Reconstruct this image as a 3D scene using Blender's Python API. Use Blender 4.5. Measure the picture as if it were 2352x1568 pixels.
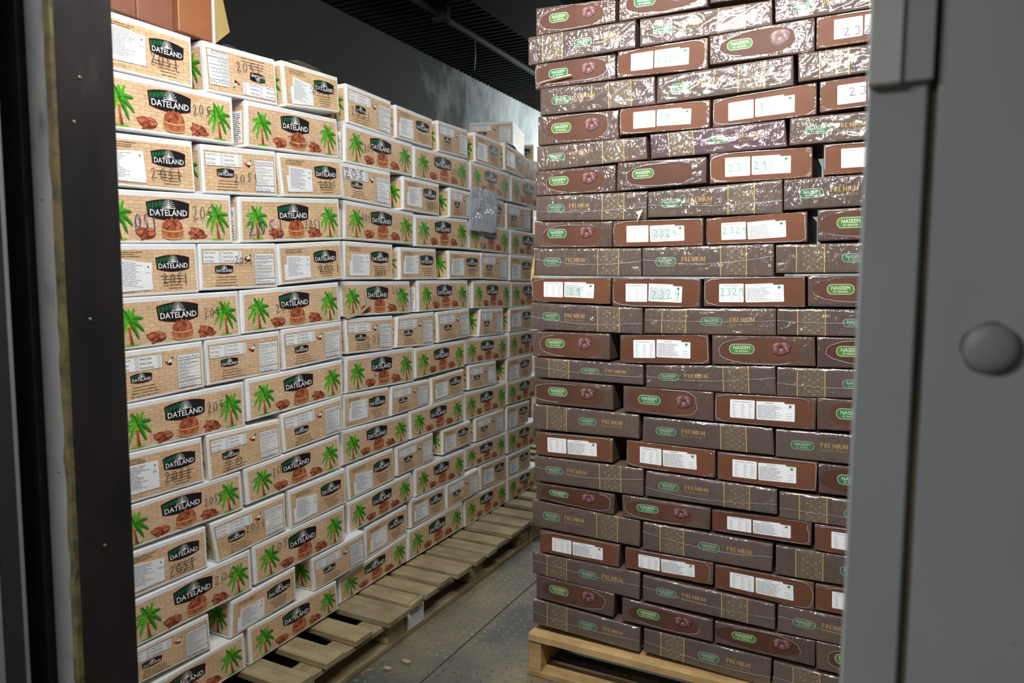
import bpy, math, random
import numpy as np
from mathutils import Matrix, Vector

for _o in list(bpy.data.objects):
    bpy.data.objects.remove(_o)
scene = bpy.context.scene
COL = scene.collection

# ------------------------------------------------------------------ camera
CAM_H = 1.425
_yaw, _pit, _rol = math.radians(26.87), math.radians(4.9), math.radians(-0.308)
_f = Vector((-math.sin(_yaw) * math.cos(_pit), math.cos(_yaw) * math.cos(_pit), -math.sin(_pit)))
_r = Vector((math.cos(_yaw), math.sin(_yaw), 0))
_d = _f.cross(_r)
_r2 = _r * math.cos(_rol) + _d * math.sin(_rol)
_d2 = -_r * math.sin(_rol) + _d * math.cos(_rol)
cam_data = bpy.data.cameras.new('camera')
cam_data.sensor_width = 36.0
cam_data.lens = 36.0 * 1636.7 / 2352.0
cam_data.clip_start = 0.05
cam_data.dof.use_dof = True
cam_data.dof.focus_distance = 2.5
cam_data.dof.aperture_fstop = 4.5
cam = bpy.data.objects.new('camera', cam_data)
COL.objects.link(cam)
_m = Matrix((( _r2.x, -_d2.x, -_f.x, 0), (_r2.y, -_d2.y, -_f.y, 0), (_r2.z, -_d2.z, -_f.z, CAM_H), (0, 0, 0, 1)))
cam.matrix_world = _m
scene.camera = cam

# ------------------------------------------------------------------ world, lights, exposure
world = bpy.data.worlds.new('world')
scene.world = world
world.use_nodes = True
_bg = world.node_tree.nodes['Background']
_bg.inputs[0].default_value = (0.92, 0.97, 1.0, 1)
_bg.inputs[1].default_value = 0.085
vs = scene.view_settings
vs.view_transform = 'Standard'
vs.look = 'None'
vs.exposure = 0.0
vs.gamma = 1.0
vs.use_curve_mapping = False

LAMP1 = (-0.56, 0.757, 2.66)     # batten lamp on the wall above the doorway, inside
LAMP2 = (-1.75, 6.7, 2.80)      # second batten, behind the brown stack
FILL_LAMP = (-1.70, -1.0, 2.70)      # unseen lamp outside the door, added as fill for the frame
def area(name, loc, sx, sy, power, col, rot=(0, 0, 0)):
    l = bpy.data.lights.new(name, 'AREA')
    l.shape = 'RECTANGLE'
    l.size, l.size_y, l.energy, l.color = sx, sy, power, col
    o = bpy.data.objects.new(name, l)
    o.location = loc
    o.rotation_euler = rot
    COL.objects.link(o)
    return o
GLOW1, GLOW2 = 150.0, 150.0      # diffuser radiance of the two battens inside (mesh lamps)
area('fill_light', (FILL_LAMP[0], FILL_LAMP[1], FILL_LAMP[2] - 0.075), 1.2, 0.40, 62, (1.0, 0.98, 0.95))  # fill light of the added lamp outside the door

# ------------------------------------------------------------------ material helpers
MATS = {}
def nodes_of(name):
    m = bpy.data.materials.new(name)
    m.use_nodes = True
    nt = m.node_tree
    return m, nt, nt.nodes['Principled BSDF']
def flat(name, col, rough=0.55, metal=0.0, spec=0.22):
    if name in MATS: return MATS[name]
    m, nt, b = nodes_of(name)
    b.inputs['Base Color'].default_value = (*col, 1)
    b.inputs['Roughness'].default_value = rough
    b.inputs['Metallic'].default_value = metal
    b.inputs['Specular IOR Level'].default_value = spec
    MATS[name] = m
    return m
def N(nt, t, **kw):
    n = nt.nodes.new(t)
    for k, v in kw.items(): setattr(n, k, v)
    return n
def L(nt, a, b): nt.links.new(a, b)
def ramp(nt, fac, stops):
    r = N(nt, 'ShaderNodeValToRGB')
    els = r.color_ramp.elements
    while len(els) < len(stops): els.new(0.5)
    for e, (p, c) in zip(els, stops):
        e.position = p
        e.color = (*c, 1) if len(c) == 3 else c
    L(nt, fac, r.inputs[0])
    return r.outputs[0]
def math_n(nt, op, a, b=None, clamp=False):
    n = N(nt, 'ShaderNodeMath', operation=op, use_clamp=clamp)
    for i, v in enumerate((a, b)):
        if v is None: continue
        if isinstance(v, (int, float)): n.inputs[i].default_value = v
        else: L(nt, v, n.inputs[i])
    return n.outputs[0]
def mixc(nt, fac, a, b, blend='MIX'):
    n = N(nt, 'ShaderNodeMix', data_type='RGBA', blend_type=blend)
    for i, v in ((0, fac), (6, a), (7, b)):
        if isinstance(v, (int, float)): n.inputs[i].default_value = v
        elif isinstance(v, tuple): n.inputs[i].default_value = (*v, 1)
        else: L(nt, v, n.inputs[i])
    return n.outputs[2]
def noise(nt, vec, scale, detail=3, rough=0.55, dist=0.0):
    n = N(nt, 'ShaderNodeTexNoise')
    n.inputs['Scale'].default_value = scale
    n.inputs['Detail'].default_value = detail
    n.inputs['Roughness'].default_value = rough
    n.inputs['Distortion'].default_value = dist
    L(nt, vec, n.inputs['Vector'])
    return n.outputs['Fac']
def mapping(nt, vec, scale=(1, 1, 1), rot=(0, 0, 0), loc=(0, 0, 0)):
    n = N(nt, 'ShaderNodeMapping')
    n.inputs['Scale'].default_value = scale
    n.inputs['Rotation'].default_value = rot
    n.inputs['Location'].default_value = loc
    L(nt, vec, n.inputs['Vector'])
    return n.outputs[0]
def objco(nt): return N(nt, 'ShaderNodeTexCoord').outputs['Object']
def bump(nt, b, h, dist=0.002, strength=0.5):
    n = N(nt, 'ShaderNodeBump')
    n.inputs['Distance'].default_value = dist
    n.inputs['Strength'].default_value = strength
    L(nt, h, n.inputs['Height'])
    L(nt, n.outputs[0], b.inputs['Normal'])

# ------------------------------------------------------------------ materials
def mat_print_carton():
    """white card; faces with 'n' coordinates inside 0..1 carry the woven-basket print within a white border"""
    m, nt, b = nodes_of('white_printed_card')
    n = N(nt, 'ShaderNodeUVMap', uv_map='n').outputs[0]
    me = N(nt, 'ShaderNodeUVMap', uv_map='m').outputs[0]
    s = N(nt, 'ShaderNodeSeparateXYZ'); L(nt, n, s.inputs[0])
    oi = N(nt, 'ShaderNodeObjectInfo')
    def inside(v, lo, hi):
        return math_n(nt, 'MULTIPLY', math_n(nt, 'GREATER_THAN', v, lo), math_n(nt, 'LESS_THAN', v, hi))
    mask = math_n(nt, 'MULTIPLY', inside(s.outputs[0], 0.030, 0.976), inside(s.outputs[1], 0.055, 0.895))
    nz = N(nt, 'ShaderNodeTexNoise'); nz.inputs['Scale'].default_value = 45; L(nt, me, nz.inputs['Vector'])
    dv = N(nt, 'ShaderNodeVectorMath', operation='MULTIPLY_ADD')
    L(nt, nz.outputs['Color'], dv.inputs[0]); dv.inputs[1].default_value = (0.006, 0.005, 0); L(nt, me, dv.inputs[2])
    br = N(nt, 'ShaderNodeTexBrick', offset=0.5)
    br.inputs['Color1'].default_value = (0.80, 0.615, 0.42, 1)
    br.inputs['Color2'].default_value = (0.735, 0.52, 0.335, 1)
    br.inputs['Mortar'].default_value = (0.52, 0.335, 0.195, 1)
    br.inputs['Scale'].default_value = 1.0
    br.inputs['Mortar Size'].default_value = 0.0016
    br.inputs['Mortar Smooth'].default_value = 1.0
    br.inputs['Bias'].default_value = -0.1
    br.inputs['Brick Width'].default_value = 0.034
    br.inputs['Row Height'].default_value = 0.0098
    sv = N(nt, 'ShaderNodeSeparateXYZ'); L(nt, dv.outputs[0], sv.inputs[0])
    wob = math_n(nt, 'MULTIPLY', math_n(nt, 'SINE', math_n(nt, 'MULTIPLY', sv.outputs[0], 2 * math.pi / 0.034)), math_n(nt, 'COSINE', math_n(nt, 'MULTIPLY', sv.outputs[1], math.pi / 0.0098)))
    cv = N(nt, 'ShaderNodeCombineXYZ'); L(nt, sv.outputs[0], cv.inputs[0])
    wy = math_n(nt, 'MULTIPLY_ADD', wob, 0.0017); L(nt, sv.outputs[1], wy.node.inputs[2]); L(nt, wy, cv.inputs[1])
    L(nt, cv.outputs[0], br.inputs['Vector'])
    big = noise(nt, me, 14, 2)
    weave = mixc(nt, 0.75, br.outputs['Color'], ramp(nt, big, [(0.3, (0.80, 0.74, 0.68)), (0.7, (1.0, 1.0, 1.0))]), 'MULTIPLY')
    fine = noise(nt, me, 420, 2)
    weave = mixc(nt, 0.35, weave, ramp(nt, fine, [(0.3, (0.82, 0.78, 0.72)), (0.7, (1.0, 1.0, 1.0))]), 'MULTIPLY')
    grime = noise(nt, objco(nt), 9, 4)
    white = ramp(nt, grime, [(0.30, (0.73, 0.76, 0.785)), (0.6, (0.83, 0.86, 0.88))])
    col = mixc(nt, mask, white, weave)
    tone = ramp(nt, oi.outputs['Random'], [(0.0, (0.94, 0.90, 0.88)), (0.5, (1.0, 1.0, 1.0)), (1.0, (0.97, 0.94, 0.86))])
    col = mixc(nt, 1.0, col, tone, 'MULTIPLY')
    L(nt, col, b.inputs['Base Color'])
    b.inputs['Roughness'].default_value = 0.62
    b.inputs['Specular IOR Level'].default_value = 0.25
    bump(nt, b, noise(nt, objco(nt), 30, 3), 0.003, 0.25)
    return m
def mat_brown(name, c1, c2, rough=0.5):
    m, nt, b = nodes_of(name)
    oc = objco(nt)
    oi = N(nt, 'ShaderNodeObjectInfo')
    c = ramp(nt, noise(nt, oc, 7, 3), [(0.3, c1), (0.7, c2)])
    tone = ramp(nt, oi.outputs['Random'], [(0.0, (0.80, 0.74, 0.70)), (0.5, (1.0, 1.0, 1.0)), (1.0, (1.08, 1.02, 0.92))])
    c = mixc(nt, 1.0, c, tone, 'MULTIPLY')
    sp = noise(nt, oc, 500, 1)
    c = mixc(nt, 0.3, c, ramp(nt, sp, [(0.35, (0.7, 0.7, 0.7)), (0.65, (1.1, 1.1, 1.1))]), 'MULTIPLY')
    L(nt, c, b.inputs['Base Color'])
    b.inputs['Roughness'].default_value = rough
    b.inputs['Specular IOR Level'].default_value = 0.12
    bump(nt, b, noise(nt, mapping(nt, oc, (1, 1, 0.06)), 260, 1), 0.0006, 0.25)
    return m
def mat_film():
    m = bpy.data.materials.new('clear_shrink_film')
    m.use_nodes = True
    nt = m.node_tree
    nt.nodes.clear()
    out = N(nt, 'ShaderNodeOutputMaterial')
    oi = N(nt, 'ShaderNodeObjectInfo')
    oc = objco(nt)
    off = N(nt, 'ShaderNodeVectorMath', operation='SCALE')
    L(nt, oi.outputs['Location'], off.inputs[0]); off.inputs['Scale'].default_value = 7.0
    v = N(nt, 'ShaderNodeVectorMath', operation='ADD'); L(nt, oc, v.inputs[0]); L(nt, off.outputs[0], v.inputs[1])
    n1 = noise(nt, mapping(nt, v.outputs[0], (1.0, 1, 0.32), (0, 0.45, 0)), 60, 2, 0.5, 0.7)
    n2 = noise(nt, mapping(nt, v.outputs[0], (0.3, 1, 1.0), (0, -0.35, 0)), 28, 2, 0.5, 1.2)
    ridge = math_n(nt, 'ABSOLUTE', math_n(nt, 'SUBTRACT', n1, 0.5))
    patch = ramp(nt, noise(nt, v.outputs[0], 6, 1), [(0.38, (0.15, 0.15, 0.15)), (0.60, (1, 1, 1))])
    h = math_n(nt, 'ADD', math_n(nt, 'MULTIPLY', math_n(nt, 'POWER', ridge, 0.7), patch), math_n(nt, 'MULTIPLY', n2, 0.38))
    bp = N(nt, 'ShaderNodeBump')
    bp.inputs['Distance'].default_value = 0.008
    bp.inputs['Strength'].default_value = 1.0
    L(nt, h, bp.inputs['Height'])
    gl = N(nt, 'ShaderNodeBsdfGlossy'); gl.inputs['Roughness'].default_value = 0.14
    L(nt, bp.outputs[0], gl.inputs['Normal'])
    tr = N(nt, 'ShaderNodeBsdfTransparent'); tr.inputs[0].default_value = (0.95, 0.95, 0.95, 1)
    df = N(nt, 'ShaderNodeBsdfDiffuse'); df.inputs[0].default_value = (0.66, 0.67, 0.70, 1)
    m1 = N(nt, 'ShaderNodeMixShader'); m1.inputs[0].default_value = 0.045
    L(nt, tr.outputs[0], m1.inputs[1]); L(nt, df.outputs[0], m1.inputs[2])
    lw = N(nt, 'ShaderNodeLayerWeight'); lw.inputs[0].default_value = 0.5
    L(nt, bp.outputs[0], lw.inputs['Normal'])
    fac = math_n(nt, 'MULTIPLY_ADD', math_n(nt, 'POWER', lw.outputs['Facing'], 4.0), 0.6)
    fac.node.inputs[2].default_value = 0.135
    fac.node.use_clamp = True
    m2 = N(nt, 'ShaderNodeMixShader')
    L(nt, fac, m2.inputs[0]); L(nt, m1.outputs[0], m2.inputs[1]); L(nt, gl.outputs[0], m2.inputs[2])
    L(nt, m2.outputs[0], out.inputs[0])
    return m
def mat_wood(name, c1, c2, along):
    m, nt, b = nodes_of(name)
    oc = objco(nt)
    sc = (0.06, 1, 1) if along == 'x' else (1, 0.06, 1)
    oi = N(nt, 'ShaderNodeObjectInfo')
    off = N(nt, 'ShaderNodeVectorMath', operation='SCALE'); L(nt, oi.outputs['Location'], off.inputs[0]); off.inputs['Scale'].default_value = 5
    v = N(nt, 'ShaderNodeVectorMath', operation='ADD'); L(nt, oc, v.inputs[0]); L(nt, off.outputs[0], v.inputs[1])
    g = noise(nt, mapping(nt, v.outputs[0], sc), 60, 4, 0.6, 0.8)
    c = ramp(nt, g, [(0.3, c1), (0.68, c2)])
    d = noise(nt, v.outputs[0], 9, 4)
    c = mixc(nt, 0.8, c, ramp(nt, d, [(0.32, (0.55, 0.52, 0.46)), (0.6, (1, 1, 1))]), 'MULTIPLY')
    tone = ramp(nt, oi.outputs['Random'], [(0.0, (0.78, 0.76, 0.72)), (1.0, (1.05, 1.0, 0.95))])
    c = mixc(nt, 1.0, c, tone, 'MULTIPLY')
    L(nt, c, b.inputs['Base Color'])
    b.inputs['Roughness'].default_value = 0.8
    bump(nt, b, g, 0.002, 0.5)
    return m
def mat_noise(name, stops, scale, rough=0.6, detail=5, bscale=None, bdist=0.002, bstr=0.4, metal=0.0, stretch=(1, 1, 1), spec=0.5):
    m, nt, b = nodes_of(name)
    oc = objco(nt)
    c = ramp(nt, noise(nt, mapping(nt, oc, stretch), scale, detail), stops)
    L(nt, c, b.inputs['Base Color'])
    b.inputs['Roughness'].default_value = rough
    b.inputs['Metallic'].default_value = metal
    b.inputs['Specular IOR Level'].default_value = spec
    if bscale: bump(nt, b, noise(nt, oc, bscale, 3), bdist, bstr)
    return m
def mat_frame():
    m, nt, b = nodes_of('grey_painted_frame')
    oc = objco(nt)
    c = ramp(nt, noise(nt, mapping(nt, oc, (1, 1, 0.5)), 5, 4), [(0.3, (0.265, 0.282, 0.30)), (0.7, (0.325, 0.342, 0.36))])
    sp = noise(nt, oc, 60, 3)
    c = mixc(nt, 1.0, c, ramp(nt, sp, [(0.20, (0.45, 0.42, 0.38)), (0.27, (1, 1, 1))]), 'MULTIPLY')
    L(nt, c, b.inputs['Base Color'])
    b.inputs['Roughness'].default_value = 0.42
    bump(nt, b, noise(nt, oc, 300, 2), 0.0004, 0.3)
    return m
def mat_floor():
    m, nt, b = nodes_of('worn_steel_floor')
    oc = objco(nt)
    a = noise(nt, oc, 2.6, 6, 0.62)
    dirt = ramp(nt, a, [(0.38, (0.075, 0.076, 0.070)), (0.50, (0.145, 0.130, 0.088)), (0.66, (0.225, 0.185, 0.11))])
    f = noise(nt, oc, 60, 4)
    c = mixc(nt, 0.7, dirt, ramp(nt, f, [(0.3, (0.62, 0.62, 0.62)), (0.65, (1.1, 1.1, 1.1))]), 'MULTIPLY')
    L(nt, c, b.inputs['Base Color'])
    b.inputs['Roughness'].default_value = 0.62
    bump(nt, b, f, 0.002, 0.4)
    return m
def mat_wall():
    """grey render, blackened by soot over the part nearest the door, with flaked streaks"""
    m, nt, b = nodes_of('sooty_grey_wall')
    oc = N(nt, 'ShaderNodeNewGeometry').outputs['Position']
    a = noise(nt, mapping(nt, oc, (1, 1, 0.45)), 3.2, 7, 0.66)
    c = ramp(nt, a, [(0.32, (0.26, 0.28, 0.275)), (0.47, (0.44, 0.48, 0.475)), (0.6, (0.54, 0.58, 0.575))])
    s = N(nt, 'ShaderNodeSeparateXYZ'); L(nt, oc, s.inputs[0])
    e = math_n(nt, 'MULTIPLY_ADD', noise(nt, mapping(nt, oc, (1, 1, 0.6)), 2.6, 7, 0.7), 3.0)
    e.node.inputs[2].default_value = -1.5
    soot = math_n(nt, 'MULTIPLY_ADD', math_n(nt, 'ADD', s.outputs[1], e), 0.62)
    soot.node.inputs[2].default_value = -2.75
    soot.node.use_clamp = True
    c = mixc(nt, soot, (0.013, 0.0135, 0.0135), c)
    L(nt, c, b.inputs['Base Color'])
    b.inputs['Roughness'].default_value = 0.8
    bump(nt, b, noise(nt, oc, 25, 4), 0.004, 0.4)
    return m

M_CARTON = mat_print_carton()
M_TAUPE = mat_brown('taupe_card', (0.105, 0.068, 0.054), (0.135, 0.088, 0.070))
M_BROWN = mat_brown('red_brown_card', (0.120, 0.050, 0.030), (0.158, 0.070, 0.041))
M_CHOC = mat_brown('chocolate_card', (0.088, 0.042, 0.029), (0.112, 0.054, 0.037))
M_PURPLE = mat_brown('plum_card', (0.085, 0.035, 0.055), (0.11, 0.05, 0.07))
M_FILM = mat_film()
M_SEAM = flat('film_weld', (0.42, 0.42, 0.44), 0.25, 0, 0.5)
M_WOOD = mat_wood('grey_pallet_wood', (0.27, 0.22, 0.125), (0.43, 0.36, 0.215), 'x')
M_WOODY = mat_wood('grey_pallet_wood_long', (0.26, 0.21, 0.12), (0.41, 0.34, 0.20), 'y')
M_PINE = mat_wood('yellow_pallet_wood', (0.44, 0.30, 0.13), (0.62, 0.45, 0.22), 'x')
M_FRAME = mat_frame()
M_FLOOR = mat_floor()
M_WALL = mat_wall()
INK = {
    'black': flat('ink_black', (0.012, 0.012, 0.014), 0.4),
    'text': flat('ink_text', (0.05, 0.05, 0.06), 0.6),
    'grey': flat('ink_grey', (0.28, 0.29, 0.31), 0.6),
    'white': flat('ink_white', (0.85, 0.86, 0.87), 0.5),
    'paper': flat('label_paper', (0.84, 0.87, 0.90), 0.45),
    'red': flat('ink_red', (0.45, 0.03, 0.02), 0.5),
    'leaf': flat('ink_leaf_green', (0.07, 0.33, 0.02), 0.5),
    'leaf2': flat('ink_light_green', (0.17, 0.48, 0.04), 0.5),
    'leaf3': flat('ink_dark_green', (0.025, 0.17, 0.012), 0.5),
    'badgegreen': flat('ink_badge_green', (0.012, 0.13, 0.045), 0.45),
    'badgegreen2': flat('ink_badge_deep_green', (0.008, 0.06, 0.025), 0.45),
    'trunk': flat('ink_trunk', (0.40, 0.13, 0.045), 0.5),
    'trunk2': flat('ink_trunk_dark', (0.16, 0.045, 0.015), 0.5),
    'crown': flat('ink_crown', (0.62, 0.30, 0.05), 0.5),
    'date': flat('ink_date', (0.33, 0.085, 0.04), 0.45),
    'date2': flat('ink_date_light', (0.47, 0.16, 0.085), 0.45),
    'date3': flat('ink_date_dark', (0.17, 0.035, 0.018), 0.45),
    'gold': flat('ink_gold', (0.80, 0.50, 0.12), 0.35),
    'golddim': flat('ink_dim_gold', (0.46, 0.31, 0.13), 0.45),
    'band': flat('ink_band', (0.135, 0.10, 0.072), 0.5),
    'pill': flat('ink_pill_green', (0.03, 0.16, 0.055), 0.45),
    'pill2': flat('ink_pill_olive', (0.07, 0.18, 0.035), 0.45),
    'cream': flat('ink_cream', (0.72, 0.76, 0.66), 0.5),
    'bowlrim': flat('ink_bowl_rim', (0.66, 0.42, 0.16), 0.4),
    'glass': flat('ink_bowl_glass', (0.42, 0.14, 0.05), 0.4),
    'umber': flat('ink_umber_text', (0.20, 0.115, 0.05), 0.6),
    'pen': flat('pen_black', (0.025, 0.022, 0.03), 0.5),
    'penblue': flat('pen_blue', (0.035, 0.028, 0.22), 0.5),
    'pengreen': flat('pen_green', (0.03, 0.42, 0.27), 0.5),
    'dot': flat('ink_dot_green', (0.03, 0.25, 0.07), 0.5),
    'flower': flat('ink_date_plum', (0.16, 0.075, 0.075), 0.4),
    'flower2': flat('ink_date_plum_light', (0.30, 0.19, 0.19), 0.4),
    'flower3': flat('ink_date_plum_dark', (0.05, 0.018, 0.018), 0.4),
    'brownink': flat('ink_brown', (0.17, 0.065, 0.035), 0.45),
}
INKN = list(INK)

# ------------------------------------------------------------------ objects
def link(o, parent=None):
    COL.objects.link(o)
    if parent: o.parent = parent
    return o
def mesh_obj(name, verts, faces, mats, midx=None, parent=None, loc=(0, 0, 0), uvs=None, smooth=False):
    me = bpy.data.meshes.new(name)
    me.from_pydata([tuple(v) for v in verts], [], [tuple(f) for f in faces])
    for m in (mats if isinstance(mats, (list, tuple)) else [mats]): me.materials.append(m)
    if midx is not None: me.polygons.foreach_set('material_index', np.asarray(midx, dtype=np.int32))
    if smooth: me.polygons.foreach_set('use_smooth', np.ones(len(faces), dtype=bool))
    if uvs:
        for n, arr in uvs.items():
            lay = me.uv_layers.new(name=n)
            lay.data.foreach_set('uv', np.asarray(arr, dtype=np.float32).ravel())
    me.update()
    o = bpy.data.objects.new(name, me)
    o.location = loc
    return link(o, parent)
def tag(o, label=None, cat=None, group=None, kind=None):
    if label: o['label'] = label
    if cat: o['category'] = cat
    if group: o['group'] = group
    if kind: o['kind'] = kind
    return o
def boxdata(x0, x1, y0, y1, z0, z1, bev=0.0):
    """box with chamfered edges along all corners (24 verts) or plain when bev is 0"""
    if bev <= 0:
        v = [(x, y, z) for x in (x0, x1) for y in (y0, y1) for z in (z0, z1)]
        f = [(0, 1, 3, 2), (4, 6, 7, 5), (0, 4, 5, 1), (2, 3, 7, 6), (0, 2, 6, 4), (1, 5, 7, 3)]
        return v, f
    lo, hi = (x0, y0, z0), (x1, y1, z1)
    v, idx = [], {}
    for c in range(8):
        s = [(c >> k) & 1 for k in range(3)]
        for a in range(3):
            p = []
            for k in range(3):
                e = hi[k] if s[k] else lo[k]
                if k != a: e += -bev if s[k] else bev
                p.append(e)
            idx[c, a] = len(v)
            v.append(tuple(p))
    f = []
    for a in range(3):
        b, c = (a + 1) % 3, (a + 2) % 3
        for s in (0, 1):
            q = []
            for (i, j) in ((0, 0), (1, 0), (1, 1), (0, 1)):
                k = (s << a) | (i << b) | (j << c)
                q.append(idx[k, a])
            f.append(q if s else q[::-1])
    for a in range(3):
        b, c = (a + 1) % 3, (a + 2) % 3
        for i in (0, 1):
            for j in (0, 1):
                k0 = (i << b) | (j << c)
                k1 = k0 | (1 << a)
                q = [idx[k0, b], idx[k1, b], idx[k1, c], idx[k0, c]]
                f.append(q if (i ^ j) else q[::-1])
    for c in range(8):
        q = [idx[c, 0], idx[c, 1], idx[c, 2]]
        par = (c & 1) ^ ((c >> 1) & 1) ^ ((c >> 2) & 1)
        f.append(q if par else q[::-1])
    return v, f
def block(name, x0, x1, y0, y1, z0, z1, mat, parent=None, bev=0.0, org=None):
    o = org or ((x0 + x1) / 2, (y0 + y1) / 2, z0)
    v, f = boxdata(x0 - o[0], x1 - o[0], y0 - o[1], y1 - o[1], z0 - o[2], z1 - o[2], bev)
    loc = Vector(o)
    if parent: loc = loc - parent.location
    return mesh_obj(name, v, f, mat, None, parent, loc)
def empty(name, loc):
    o = bpy.data.objects.new(name, None)
    o.empty_display_size = 0.05
    o.location = loc
    return link(o)

# ------------------------------------------------------------------ flat print: polygons in metres on a face
_fc = {}
def glyphs(txt, bold=0.0):
    k = (txt, bold)
    if k in _fc: return _fc[k]
    c = bpy.data.curves.new('t', 'FONT')
    c.body = txt
    c.size = 1.0
    c.resolution_u = 2
    c.offset = bold
    o = bpy.data.objects.new('t', c)
    COL.objects.link(o)
    dg = bpy.context.evaluated_depsgraph_get()
    dg.update()
    e = o.evaluated_get(dg)
    me = e.to_mesh()
    v = np.array([tuple(q.co)[:2] for q in me.vertices]) if len(me.vertices) else np.zeros((0, 2))
    f = [tuple(p.vertices) for p in me.polygons]
    e.to_mesh_clear()
    bpy.data.objects.remove(o)
    bpy.data.curves.remove(c)
    if len(v):
        v = v - v.min(0)
        v = v / max(v[:, 1].max(), 1e-6)
    _fc[k] = (v, f)
    return _fc[k]
class Ink:
    def __init__(self): self.v, self.f, self.m, self.n = [], [], [], 0
    def raw(self, pts, faces, mat, lay=0):
        pts = np.asarray(pts, float)
        self.v.append(np.c_[pts, np.full(len(pts), float(lay))])
        for q in faces:
            self.f.append(tuple(i + self.n for i in q)); self.m.append(mat)
        self.n += len(pts)
    def poly(self, pts, mat, lay=0): self.raw(pts, [tuple(range(len(pts)))], mat, lay)
    def rect(self, x0, y0, x1, y1, mat, lay=0): self.poly([(x0, y0), (x1, y0), (x1, y1), (x0, y1)], mat, lay)
    def frame(self, x0, y0, x1, y1, t, mat, lay=0):
        self.rect(x0, y0, x1, y0 + t, mat, lay); self.rect(x0, y1 - t, x1, y1, mat, lay)
        self.rect(x0, y0 + t, x0 + t, y1 - t, mat, lay); self.rect(x1 - t, y0 + t, x1, y1 - t, mat, lay)
    def ell(self, cx, cy, rx, ry, mat, lay=0, rot=0, n=14):
        a = np.linspace(0, 2 * np.pi, n, endpoint=False)
        x, y = rx * np.cos(a), ry * np.sin(a)
        c, s = math.cos(rot), math.sin(rot)
        self.poly(np.c_[cx + c * x - s * y, cy + s * x + c * y], mat, lay)
    def rrect(self, x0, y0, x1, y1, r, mat, lay=0, n=5):
        p = []
        for cx, cy, a0 in ((x1 - r, y1 - r, 0), (x0 + r, y1 - r, 90), (x0 + r, y0 + r, 180), (x1 - r, y0 + r, 270)):
            for k in range(n):
                a = math.radians(a0 + 90 * k / (n - 1))
                p.append((cx + r * math.cos(a), cy + r * math.sin(a)))
        self.poly(p, mat, lay)
    def stroke(self, pts, w, mat, lay=0, w1=None):
        p = np.asarray(pts, float)
        t = np.gradient(p, axis=0)
        t /= np.maximum(np.linalg.norm(t, axis=1), 1e-9)[:, None]
        nrm = np.c_[-t[:, 1], t[:, 0]]
        ws = np.linspace(w, w if w1 is None else w1, len(p))[:, None] / 2
        a, b = p + nrm * ws, p - nrm * ws
        k = len(p)
        self.raw(np.r_[a, b], [(k + i, k + i + 1, i + 1, i) for i in range(k - 1)], mat, lay)
    def ring(self, cx, cy, rx, ry, w, mat, lay=0, n=20, a0=0, a1=360):
        a = np.radians(np.linspace(a0, a1, n + 1))
        o = np.c_[cx + (rx + w / 2) * np.cos(a), cy + (ry + w / 2) * np.sin(a)]
        i = np.c_[cx + (rx - w / 2) * np.cos(a), cy + (ry - w / 2) * np.sin(a)]
        k = n + 1
        self.raw(np.r_[o, i], [(k + j, j, j + 1, k + j + 1) for j in range(n)], mat, lay)
    def text(self, s, x, y, h, mat, lay=0, w=None, bold=0.0, center=False):
        v, f = glyphs(s, bold)
        if not len(v): return
        sx = h if w is None else w / max(v[:, 0].max(), 1e-6)
        ox = x - (v[:, 0].max() * sx / 2 if center else 0)
        self.raw(np.c_[ox + v[:, 0] * sx, y + v[:, 1] * h], f, mat, lay)
    def lines(self, x0, x1, y0, y1, n, mat, lay, rnd, t=0.4, lo=0.35):
        dy = (y1 - y0) / n
        for i in range(n):
            y = y1 - (i + 1) * dy
            x = x0
            xe = x0 + (x1 - x0) * rnd.uniform(lo, 1)
            while x < xe - 0.002:
                e = min(xe, x + rnd.uniform(0.008, 0.03))
                self.rect(x, y, e, y + dy * t, mat, lay)
                x = e + 0.0022
    def xform(self, fn):
        for a in self.v: a[:, :2] = fn(a[:, :2])
        return self
    def arrays(self): return np.vstack(self.v), self.f, self.m

class Face:
    """a printed face: four corners (BL, BR, TR, TL) in local metres, outward normal, nominal size"""
    def __init__(self, c, nrm, w, h, bulge=0.0):
        self.c = [np.asarray(q, float) for q in c]
        self.n = np.asarray(nrm, float)
        self.w, self.h, self.bulge = w, h, bulge
    def at(self, u, v, off):
        u, v = np.asarray(u)[:, None], np.asarray(v)[:, None]
        c = self.c
        p = c[0] * (1 - u) * (1 - v) + c[1] * u * (1 - v) + c[2] * u * v + c[3] * (1 - u) * v
        uc, vc = np.clip(u, 0, 1), np.clip(v, 0, 1)
        return p + self.n * (np.asarray(off)[:, None] + self.bulge * 16 * uc * (1 - uc) * vc * (1 - vc))
def put(ink, face, name, parent, base=0.0009, step=0.00028):
    a, f, m = ink.arrays()
    P = face.at(a[:, 0] / face.w, a[:, 1] / face.h, base + step * a[:, 2])
    used = sorted(set(m))
    ix = {k: i for i, k in enumerate(used)}
    o = mesh_obj(name, P, f, [INK[k] for k in used], [ix[k] for k in m], parent)
    if name in ('printed_text', 'sticker_text', 'label_text'): o['kind'] = 'stuff'
    return o

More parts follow.
